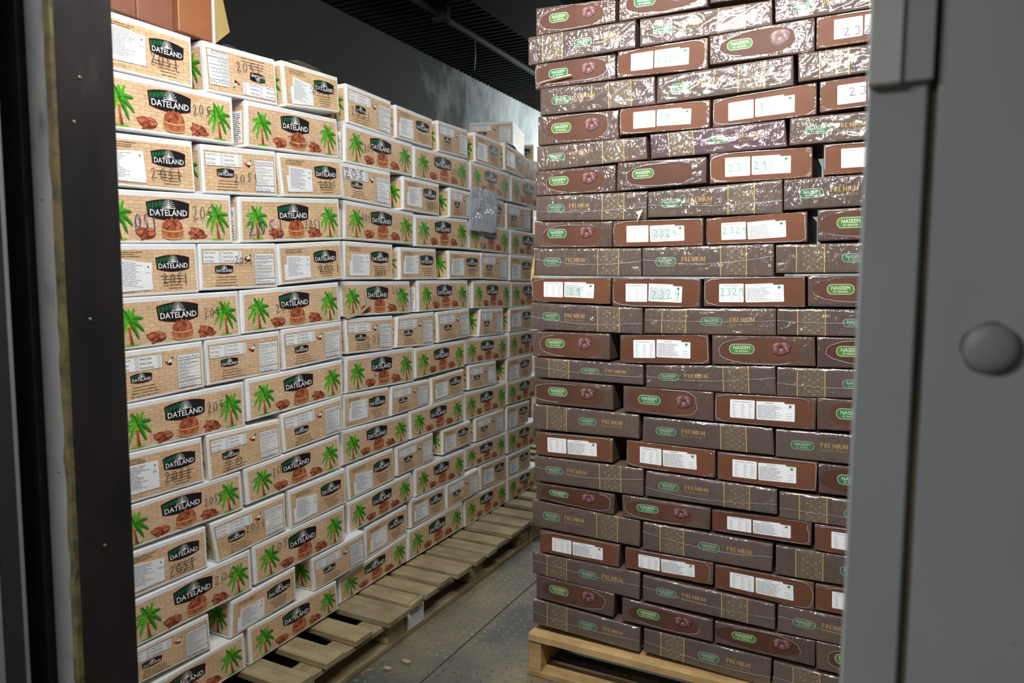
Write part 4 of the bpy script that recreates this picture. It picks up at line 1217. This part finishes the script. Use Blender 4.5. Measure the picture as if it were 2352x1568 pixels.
RIGHT = """1 F -10660 23450 -7850 23310 -7850 22580 -10650 22540
1 F -7720 23500 -4890 23350 -4900 22580 -7700 22560
1 A -4830 23390 -1530 23270 -1500 22560 -4810 22660
2 B -10930 22530 -7150 22530 -7160 21670 -10920 21610
2 A -7010 22520 -3040 22460 -3010 21751 -6990 21681
2 A -2960 22470 1040 22430 1090 21830 -2910 21790
3 F -10670 21600 -7830 21570 -7810 20788 -10670 20768
3 T -7730 21620 -4850 21660 -4850 20740 -7740 20800
3 F -4810 21689 -1860 21779 -1830 20832 -4780 20842
3 T -1810 21770 1100 21790 1130 20960 -1780 20900
4 A -10470 20762 -6500 20702 -6450 19840 -10460 19880
4 G -6400 20667 -2400 20797 -2360 19960 -6410 19850
4 B -2260 20821 1740 20851 1770 20150 -2230 20030
5 F -10540 19830 -7680 19780 -7660 18861 -10530 18881
5 T -7620 19800 -4730 19790 -4730 18958 -7600 18978
5 T -4660 19790 -1740 19960 -1710 19065 -4640 18955
5 T -1650 19960 1260 20050 1290 19210 -1620 19110
6 A -10570 18839 -6730 18859 -6680 18149 -10560 18009
6 P -6600 18908 -2560 18988 -2470 18210 -6540 18150
6 A -2410 19010 1590 19030 1590 18250 -2410 18240
7 F -10610 18001 -7750 18031 -7730 17180 -10600 17170
7 H -7660 18090 -4800 18080 -4790 17290 -7670 17180
7 T -4710 18170 -1780 18150 -1750 17280 -4680 17260
7 T -1480 18180 1430 18180 1460 17334 -1450 17324
8 A -10600 17150 -6660 17130 -6670 16220 -10590 16320
8 A -6620 17100 -2570 17260 -2530 16282 -6610 16292
8 A -2520 17246 1480 17326 1510 16450 -2490 16370
9 F -10640 16270 -7820 16210 -7820 15370 -10640 15380
9 T -7790 16210 -4850 16210 -4830 15370 -7770 15370
9 T -4760 16198 -1850 16298 -1820 15420 -4730 15390
9 F -1570 16340 1340 16380 1370 15490 -1540 15440
10 A -10700 15370 -6820 15310 -6810 14410 -10690 14430
10 A -6770 15320 -2740 15380 -2710 14420 -6750 14410
10 B -2680 15350 1320 15380 1350 14540 -2650 14510
11 T -10730 14340 -7830 14350 -7850 13480 -10720 13530
11 T -7770 14350 -4870 14330 -4870 13420 -7750 13410
11 T -4770 14360 -1840 14420 -1800 13510 -4750 13470
11 F -1760 14430 1150 14450 1190 13600 -1720 13550
12 A -10740 13470 -6740 13380 -6720 12520 -10730 12550
12 B -6650 13360 -2620 13450 -2590 12640 -6660 12550
12 B -2580 13450 1420 13490 1450 12730 -2550 12660
13 F -10680 12470 -7830 12480 -7830 11610 -10670 11590
13 T -7480 12460 -4590 12580 -4530 11660 -7460 11520
13 F -4470 12570 -1510 12630 -1450 11770 -4440 11660
13 F -1440 12640 1470 12670 1510 11830 -1400 11750
14 B -10620 11550 -6670 11500 -6660 10840 -10610 10850
14 A -6570 11510 -2580 11700 -2520 10827 -6550 10767
14 B -2520 11680 1480 11780 1510 10986 -2490 10806
15 F -10580 10780 -7690 10740 -7670 9920 -10540 9920
15 F -7320 10753 -4380 10773 -4350 9850 -7310 9910
15 T -4330 10754 -1390 10824 -1380 9870 -4310 9860
15 F -1370 10840 1540 10840 1580 9990 -1330 9900
16 B -10650 9880 -6770 9830 -6750 9030 -10650 8990
16 A -6630 9780 -2580 9790 -2510 8971 -6640 8941
16 A -2490 9780 1510 9840 1540 8970 -2460 8940
17 T -10530 8890 -7660 8940 -7640 8120 -10500 8070
17 T -7180 8939 -4280 8909 -4250 8030 -7170 8080
17 T -4200 8880 -1280 8900 -1280 8010 -4170 8010
17 F -1260 8870 1650 8870 1690 8000 -1220 7990
18 A -10590 8020 -6590 8030 -6570 7110 -10510 7120
18 A -6490 7980 -2390 7920 -2360 7140 -6500 7140
18 B -2320 7860 1680 7920 1710 7081 -2290 7051
19 F -10490 7040 -7560 7020 -7580 6320 -10490 6470
19 F -7300 7050 -4360 7020 -4370 6320 -7280 6300
19 T -4310 6989 -1370 7049 -1360 6340 -4290 6330
19 T -1290 7020 1620 7030 1650 6220 -1260 6230
20 A -10660 6380 -6660 6250 -6670 5350 -10620 5420
20 B -6560 6240 -2450 6170 -2450 5310 -6540 5310
20 B -2360 6170 1640 6190 1670 5330 -2330 5270
21 T -10320 5330 -7340 5290 -7360 4520 -10310 4550
21 T -7160 5250 -4220 5260 -4220 4530 -7130 4550
21 T -4170 5220 -1240 5200 -1200 4330 -4150 4450
21 T -1200 5190 1710 5210 1740 4450 -1170 4380
22 B -10610 4470 -6620 4470 -6630 3525 -10600 3695
22 A -6520 4410 -2320 4280 -2290 3490 -6500 3550
22 A -2230 4310 1770 4280 1780 3430 -2220 3450
23 F -10460 3645 -7490 3555 -7540 2710 -10450 2790
23 F -7230 3470 -4190 3350 -4170 2640 -7210 2670
23 F -4120 3340 -1130 3400 -1120 2600 -4100 2640
23 F -1110 3410 1800 3410 1840 2500 -1070 2550
24 B -10590 2730 -6580 2530 -6590 1680 -10580 1820
24 B -6450 2560 -2360 2520 -2380 1580 -6430 1750
24 B -2300 2470 1700 2370 1730 1600 -2270 1600"""
# pen marks on the white cartons: (pile, row, place) -> [(text, u, v, height, advance, ink)]
PEN = {
    '1 1 0': [('2051', .52, .28, .2, .08, 'pen')], '1 1 1': [('2051', .40, .55, .18, .09, 'pen')], '1 1 2': [('2051', .46, .40, .2, .09, 'pen')],
    '1 2 0': [('2051', .655, .50, .2, .05, 'pen')], '1 2 1': [('201', .40, .17, .2, .12, 'pen')],
    '1 3 0': [('2051', .50, .22, .2, .09, 'pen')], '1 3 1': [('2051', .37, .25, .18, .09, 'pen')], '1 3 2': [('2051', .58, .22, .18, .075, 'pen')],
    '1 4 0': [('051', .25, .27, .3, .055, 'penblue'), ('205', .67, .47, .27, .055, 'pen')], '1 4 1': [('2051', .07, .15, .32, .085, 'penblue'), ('2051', .60, .28, .2, .042, 'pen')],
    '1 5 0': [('2051', .58, .22, .2, .075, 'pen')], '1 5 1': [('2051', .41, .55, .17, .06, 'pen')], '1 5 2': [('2051', .58, .22, .2, .09, 'pen')],
    '1 6 0': [('2051', .69, .50, .17, .045, 'pen')], '1 6 1': [('205', .30, .42, .2, .055, 'pen')],
    '1 8 0': [('2051', .66, .48, .22, .05, 'pen')], '1 9 0': [('2051', .52, .25, .2, .08, 'pen')], '1 9 1': [('20', .20, .12, .25, .12, 'pen')],
    '1 10 0': [('2051', .66, .42, .2, .04, 'pen')], '1 10 1': [('205', .24, .52, .25, .05, 'pen')],
    '1 11 0': [('2051', .52, .15, .22, .08, 'pen')], '1 11 1': [('2051', .40, .42, .2, .07, 'pen')], '1 12 0': [('205', .66, .55, .22, .06, 'pen')], '1 12 1': [('2051', .16, .62, .22, .06, 'pen')],
    '2 1 0': [('2051', .05, .22, .24, .11, 'pen')], '2 1 2': [('2051', .08, .20, .2, .08, 'pen')], '2 2 0': [('205', .24, .42, .18, .05, 'pen')], '2 2 1': [('2051', .64, .36, .18, .05, 'pen')],
    '2 3 0': [('205', .04, .60, .25, .13, 'penblue')], '2 3 1': [('2051', .62, .2, .2, .08, 'pen')], '2 3 2': [('205', .10, .13, .2, .13, 'pen')],
    '2 4 0': [('2051', .21, .52, .2, .04, 'pen')], '2 5 0': [('2051', .58, .12, .15, .06, 'pen')], '2 5 2': [('2051', .6, .25, .18, .08, 'pen')],
    '2 6 0': [('2051', .70, .62, .2, .045, 'pen')], '2 6 1': [('2051', .26, .30, .2, .045, 'pen')], '2 7 0': [('205', .38, .22, .25, .11, 'pen')], '2 8 0': [('20', .37, .35, .2, .06, 'pen')],
    '3 1 0': [('205', .52, .22, .25, .1, 'pen')], '3 3 1': [('2051', .10, .12, .18, .08, 'pen')], '3 5 0': [('2051', .10, .12, .18, .08, 'pen')], '3 6 0': [('2051', .42, .25, .2, .06, 'pen')],
}
def white_carton(typ, corners, nrm, back, rnd, label, gap=0.0, pen=None, sheet=None, bulge=None):
    lng = typ == 'L'
    w, d = (WL_, WS_) if lng else (WS_, WL_)
    b = rnd.uniform(-0.0012, 0.0014) if bulge is None else bulge
    o, fr, sd = carton('white_date_carton', corners, nrm, back, d, w, HL_, [M_CARTON], rnd, b)
    if typ == 'L': art_long(fr, o, rnd)
    elif typ == 'S': art_sticker(fr, o, rnd, sheet)
    else: art_facts(fr, o, rnd, typ == 'U')
    for (s, u, v, hh, adv, ink) in (pen or []):
        k = Ink(); hand(k, s, u * w, v * HL_, hh * HL_, adv * w, rnd, ink, 0.0026 if ink == 'penblue' else 0.0021, rnd.uniform(-0.05, 0.12), 22)
        put(k, fr, 'handwriting', o)
    if gap > 0.012:
        k = Ink()
        if lng: k.rect(0.70 * d, 0.09 * HL_, 0.95 * d, 0.78 * HL_, 'white', 0); k.lines(0.72 * d, 0.94 * d, 0.12 * HL_, 0.75 * HL_, 15, 'text', 1, rnd, 0.4, 0.8); put(k, sd, 'nutrition_label', o)
        else: palm(k, 0.868 * d, 0.06 * HL_, 0.185 * d, 0.80 * HL_); put(k, sd, 'palm_tree_print', o)
    tag(o, label, 'carton', 'white date cartons piled on the left')
    return o
rows, BOX = {}, {}
for line in LEFT.split('\n'):
    q = line.split()
    rows.setdefault((q[0], int(q[1])), []).append((q[2], [float(x) / 10000 for x in q[3:]]))
for (pl, r), lst in rows.items():
    prev_pl = rows.get((str(int(pl) - 1), r))
    for i, (typ, c) in enumerate(lst):
        rn = random.Random(hash((int(pl), r, i)) & 0xffff)
        X = PLANE[pl] + rn.uniform(-0.0015, 0.0015)
        cor = [(X, c[6], c[7]), (X, c[4], c[5]), (X, c[2], c[3]), (X, c[0], c[1])]
        pr = lst[i - 1][1] if i else (prev_pl[-1][1] if prev_pl else None)
        gap = 0.0 if pr is None else (c[0] + c[6] - pr[2] - pr[4]) / 2
        kind = {'L': 'palm-tree print', 'S': 'white paper stickers', 'N': 'nutrition panel', 'U': 'upside-down nutrition panel'}[typ]
        place = {2: ['left', 'right'], 3: ['left', 'middle', 'right']}.get(len(lst), ['left', 'middle', 'right', 'last'])[i]
        row = ORD[r] + ' row' if r < 14 else 'bottom row'
        lb = 'white carton with %s, %s of the %s pile, %s one' % (kind, row, PILE[pl], place)
        BOX[pl, r, i] = white_carton(typ, cor, (1, 0, 0), (-1, 0, 0), rn, lb, gap, PEN.get('%s %d %d' % (pl, r, i)))
# cartons on and behind the far pile
def turned(corner, ang, z0, z1, typ, w, rnd, label):
    a = math.radians(ang)
    u = np.array((math.cos(a), math.sin(a), 0)); bk = np.array((-math.sin(a), math.cos(a), 0))
    br = np.array((corner[0], corner[1], 0)); bl = br - u * w
    cor = [bl + (0, 0, z0), br + (0, 0, z0), br + (0, 0, z1), bl + (0, 0, z1)]
    return white_carton(typ, cor, -bk, bk, rnd, label)
turned((-2.18, 4.30), 16.5, 2.335, 2.473, 'N', WS_, random.Random(71), 'white carton with nutrition panel facing the door, standing highest behind the far pile')
turned((-2.40, 5.09), 16.5, 2.335, 2.473, 'S', WS_, random.Random(72), 'white carton behind the far pile, its badge peeping out beside the brown stack')
turned((-2.18, 4.305), 16.5, 2.195, 2.3335, 'N', WS_, random.Random(73), 'white carton carrying the highest carton behind the far pile')
_a = math.radians(16.5); _u = np.array((math.cos(_a), math.sin(_a), 0)); _b = np.array((-math.sin(_a), math.cos(_a), 0))
for i in range(16):
    br = np.array((-2.40, 5.09, 0.136 + 0.1374 * i)); bl = br - _u * WS_
    o, _f1, _f2 = carton('white_date_carton', [bl, br, br + (0, 0, 0.1366), bl + (0, 0, 0.1366)], -_b, _b, WL_, WS_, HL_, [M_CARTON], random.Random(i), 0.0)
    tag(o, 'plain white carton in the rear column behind the far pile, %s' % ('lowest' if i == 0 else ORD[i + 1] + ' up'), 'carton', 'white cartons in the rear column')
white_carton('L', [(-1.93, 3.862, 2.036), (-1.93, 4.318, 2.036), (-1.93, 4.318, 2.170), (-1.93, 3.862, 2.170)], (1, 0, 0), (-1, 0, 0), random.Random(74), 'set-back white palm-print carton past the far end of the top row')

# loops of loose packing tape on the lids of the top row
M_TAPE = flat('brown_packing_tape', (0.14, 0.115, 0.085), 0.3, 0, 0.5)
for key, y0, y1, hh in ((('1', 1, 1), 1.62, 1.76, 0.012), (('1', 1, 2), 1.90, 2.10, 0.030), (('2', 1, 0), 2.25, 2.44, 0.026), (('2', 1, 1), 2.57, 2.75, 0.022), (('3', 1, 1), 3.60, 3.78, 0.024)):
    b = BOX[key]
    zt = max((b.matrix_world @ Vector(q)).z for q in b.bound_box) + b.location.z * 0
    zt = b.location.z + max(q[2] for q in b.bound_box) - 0.006
    V, F = [], []
    for j in range(9):
        t = j / 8
        z = zt + hh * math.sin(math.pi * t) ** 0.8 + 0.004 * math.sin(9 * t)
        V += [(PLANE[key[0]] - 0.03, y0 + (y1 - y0) * t, z), (PLANE[key[0]] - 0.075, y0 + (y1 - y0) * t + 0.012, z + 0.004)]
    F = [(2 * j, 2 * j + 2, 2 * j + 3, 2 * j + 1) for j in range(8)]
    mesh_obj('loose_tape', [tuple(Vector(q) - b.location) for q in V], F, M_TAPE, None, b, smooth=True)

# ------------------------------------------------------------------ brown film-wrapped cartons, right
G2 = 'pengreen'
WRITE = {
    '3 1': [('2329', .45, .35, .25, .065, G2)], '3 3': [('232', .24, .28, .25, .09, 'penblue')], '5 1': [('29', .45, .40, .28, .07, G2)], '5 2': [('9', .46, .38, .26, .06, G2)], '5 3': [('23', .26, .42, .25, .09, 'penblue')],
    '7 2': [('23', .19, .35, .24, .08, G2), ('29', .45, .40, .24, .07, G2)], '9 1': [('2329', .47, .36, .24, .065, G2)], '9 2': [('2329', .17, .38, .24, .065, G2)],
    '11 0': [('29', .49, .32, .28, .08, G2)], '11 1': [('2324', .46, .30, .28, .085, G2)], '11 2': [('2329', .17, .38, .26, .065, G2)],
}
rrows, BOX = {}, {}
for line in RIGHT.split('\n'):
    q = line.split()
    rrows.setdefault(int(q[0]), []).append((q[1], [float(x) / 10000 for x in q[2:]]))
NTH = ['first', 'second', 'third', 'fourth']
for r, lst in rrows.items():
    for i, (typ, c) in enumerate(lst):
        rn = random.Random(1000 + r * 10 + i)
        Y = 2.27 + rn.uniform(-0.002, 0.002)
        cor = [(c[6], Y, c[7]), (c[4], Y, c[5]), (c[2], Y, c[3]), (c[0], Y, c[1])]
        end = typ in 'FTH'
        w, d = (SR, WR) if end else (WR, SR)
        mats = [M_BROWN if typ == 'T' else M_CHOC, M_TAUPE] if end else ([M_PURPLE] if typ == 'P' else [M_TAUPE])
        o, fr, sd = carton('brown_date_carton', cor, (0, -1, 0), (0, 1, 0), d, w, HR, mats, rn, rn.uniform(0, 0.0004), 0.0016)
        what = {'A': 'green logo left of gold lettering', 'B': 'gold band left of its green logo', 'G': 'glare over its gold band', 'P': 'plum tint and gold band', 'F': 'green logo beside a date picture', 'H': 'green logo and no picture', 'T': 'two white stickers'}[typ]
        if typ in 'ABGP': art_premium(fr, o, rn, 'A' if typ in 'AG' else 'B')
        elif typ == 'T': art_labels(fr, o, rn, WRITE.get('%d %d' % (r, i)))
        else: art_window(fr, o, rn, typ == 'F')
        if typ in 'ABGP': film_sheet(fr, o, rn, None, rn.uniform(0.38, 0.62) if (r >= 8 and rn.random() < 0.62) else None, 64 if r < 9 else rn.choice((18, 30, 44)))
        elif typ == 'T': film_sheet(fr, o, rn, (0.5 + rn.uniform(-.03, .03), 0.5, 0.50, 0.50, rn.uniform(3.2, 6.0)))
        else: film_sheet(fr, o, rn, (0.48 + rn.uniform(-.05, .05), 0.50 + rn.uniform(-.04, .04), rn.uniform(0.36, 0.47), rn.uniform(0.36, 0.46), rn.uniform(2.2, 3.2)))
        row = ORD[r] + ' row' if r < 24 else 'bottom row'
        tag(o, 'brown wrapped carton with %s, %s, %s from left' % (what, row, NTH[i]), 'carton', 'brown date cartons stacked on the right')

# ------------------------------------------------------------------ tall brown cartons standing on the nearest pile
M_KRAFTO = mat_noise('orange_brown_card', [(0.3, (0.24, 0.085, 0.035)), (0.7, (0.30, 0.115, 0.05))], 8, 0.55)
M_KRAFTD = mat_noise('dull_brown_card', [(0.3, (0.19, 0.075, 0.045)), (0.7, (0.23, 0.095, 0.06))], 8, 0.55)
M_KRAFTY = mat_noise('raw_kraft_card', [(0.3, (0.40, 0.28, 0.10)), (0.7, (0.50, 0.36, 0.15))], 12, 0.7)
a1 = block('brown_carton', -2.12, -1.815, 1.00, 1.320, 2.127, 2.47, M_KRAFTD, None, 0.003)
tag(a1, 'dull brown tall carton on the nearest pile, by the door post', 'carton', 'tall brown cartons on top')
a2 = block('brown_carton', -2.12, -1.815, 1.324, 1.436, 2.127, 2.47, M_KRAFTD, None, 0.003)
tag(a2, 'narrow dull brown carton between two others atop the nearest pile', 'carton', 'tall brown cartons on top')
a3 = block('brown_carton', -2.12, -1.815, 1.454, 1.572, 2.1345, 2.47, M_KRAFTO, None, 0.003)
tag(a3, 'orange-brown tall carton with open kraft flap atop the nearest pile', 'carton', 'tall brown cartons on top')
def part_world(name, V, F, mat, parent):
    return mesh_obj(name, [tuple(Vector(q) - parent.location) for q in V], F, mat, None, parent)
V, F = boxdata(-2.12, -1.813, 1.5725, 1.581, 2.1345, 2.47, 0.001)
part_world('card_edge', V, F, flat('white_card_edge', (0.55, 0.55, 0.55), 0.6), a3)
fl = [(-1.818, 1.581, 2.1345), (-1.835, 1.655, 2.195), (-1.830, 1.628, 2.28), (-1.818, 1.581, 2.34)]
V = fl + [(x - 0.004, y + 0.001, z) for x, y, z in fl]
part_world('flap', V, [(0, 1, 2, 3), (7, 6, 5, 4), (0, 4, 5, 1), (1, 5, 6, 2), (2, 6, 7, 3), (3, 7, 4, 0)], M_KRAFTY, a3)

# ------------------------------------------------------------------ note in a clear sleeve taped to the pile
rn = random.Random(9)
root = empty('paper_note', (-1.83, 3.26, 1.675))
def sheet(name, y0, y1, z0, z1, x, amp, mat, parent, seed):
    q = random.Random(seed)
    nx, nz = 14, 16
    rid = [(q.random(), q.random(), q.uniform(0, 3.14), q.uniform(0.05, 0.12), q.uniform(-amp, amp)) for _ in range(12)]
    V = []
    for j in range(nz + 1):
        for i in range(nx + 1):
            u, v = i / nx, j / nz
            d = sum(am * math.exp(-(((u - a) * math.sin(t) + (v - b) * math.cos(t)) / w) ** 2) for a, b, t, w, am in rid)
            V.append((x + max(d, -amp) + amp, y0 + (y1 - y0) * u + 0.012 * (v - 0.5) * 2 * 0.9, z0 + (z1 - z0) * v - 0.006 * (0.5 - u) * 2 * 0))
    F = [(j * (nx + 1) + i, j * (nx + 1) + i + 1, (j + 1) * (nx + 1) + i + 1, (j + 1) * (nx + 1) + i) for j in range(nz) for i in range(nx)]
    o = part_world(name, V, F, mat, parent)
    if mat is not M_FILM:
        sol = o.modifiers.new('t', 'SOLIDIFY'); sol.thickness = 0.0006
    return o
M_NOTE = flat('bluish_paper', (0.58, 0.62, 0.72), 0.6)
pg = sheet('paper', 3.125, 3.408, 1.678, 1.893, -1.828, 0.004, M_NOTE, root, 4)
sheet('clear_sleeve', 3.120, 3.412, 1.672, 1.897, -1.8165, 0.002, M_FILM, root, 11)
k = Ink()
hand(k, 'AL SAYED', 0.045, 0.165, 0.022, 0.026, rn, 'penblue', 0.0016, -0.06, 0)
hand(k, '205', 0.045, 0.110, 0.03, 0.042, rn, 'penblue', 0.0016, -0.1, 0)
L0 = root.location
fc = Face([Vector((-1.8175, 3.12, 1.675)) - L0, Vector((-1.8175, 3.412, 1.675)) - L0, Vector((-1.8175, 3.412, 1.895)) - L0, Vector((-1.8175, 3.12, 1.895)) - L0], (1, 0, 0), 0.292, 0.22)
put(k, fc, 'handwriting', root, 0.0, 0)
V, F = boxdata(-1.842, -1.840, 3.285, 3.300, 1.56, 1.70)
part_world('tape', V, F, M_FILM, root)
tag(root, 'crumpled bluish note in a clear sleeve taped over the far pile', 'note')

# torn strip of print on a palm carton, loose flaps, debris
M_PALECARD = flat('pale_torn_card', (0.62, 0.55, 0.40), 0.8)
def loose(name, pts, thick, mat, label, cat, nrm=(1, 0, 0)):
    n = len(pts)
    c = np.mean(np.array(pts), axis=0)
    V = [tuple(np.array(p) - c) for p in pts] + [tuple(np.array(p) - c + np.array(nrm) * thick) for p in pts]
    F = [tuple(range(n)), tuple(range(2 * n - 1, n - 1, -1))] + [(i, n + i, n + (i + 1) % n, (i + 1) % n) for i in range(n)]
    o = mesh_obj(name, V, F, mat, None, None, c)
    return tag(o, label, cat)
M_TORN = flat('torn_card', (0.50, 0.42, 0.30), 0.8)
loose('torn_card_strip', [(-1.840, 2.158, 1.285), (-1.838, 2.215, 1.287), (-1.836, 2.285, 1.300), (-1.834, 2.315, 1.322), (-1.836, 2.300, 1.390), (-1.834, 2.322, 1.345), (-1.834, 2.330, 1.318), (-1.836, 2.275, 1.285), (-1.838, 2.200, 1.272)], 0.0012, M_TORN, 'curled torn strip hanging on a palm-print carton in the middle pile', 'torn strip')
loose('card_scrap', [(-1.047, 2.262, 2.094), (-0.93, 2.258, 2.108), (-0.925, 2.258, 2.104), (-1.03, 2.262, 2.098)], 0.004, M_PALECARD, 'yellow torn card edge sticking out near the stack top', 'card scrap', (0, -1, 0))
loose('card_scrap', [(-0.70, 2.262, 1.648), (-0.675, 2.258, 1.654), (-0.682, 2.256, 1.634), (-0.693, 2.254, 1.614), (-0.689, 2.256, 1.636)], 0.002, M_PALECARD, 'small pale torn flap hanging on a brown carton front', 'card scrap', (0, -1, 0))
loose('card_scrap', [(-1.074, 2.263, 1.418), (-1.060, 2.262, 1.45), (-1.058, 2.262, 1.52), (-1.072, 2.263, 1.46)], 0.002, M_KRAFTY, 'yellow torn card sliver on the left edge of the brown stack', 'card scrap', (0, -1, 0))
rn = random.Random(17)
M_CHIP = flat('wood_chip', (0.33, 0.28, 0.18), 0.8)
for i, (x, y, s, lb) in enumerate(((-1.50, 2.10, 0.016, 'pale wood splinter on the floor beside the pallet corner'), (-1.47, 1.92, 0.011, 'small tan chip on the floor near the frame bottom'), (-1.535, 2.03, 0.013, 'flat brown chip close to the near pallet edge'))):
    p = [(x + s * (1 + 0.5 * rn.random()) * math.cos(a), y + s * (0.5 + 0.4 * rn.random()) * math.sin(a), 0.0022) for a in np.linspace(0, 2 * math.pi, 7)[:-1]]
    loose('floor_chip', p, 0.005, M_CHIP, lb, 'debris', (0, 0, 1))
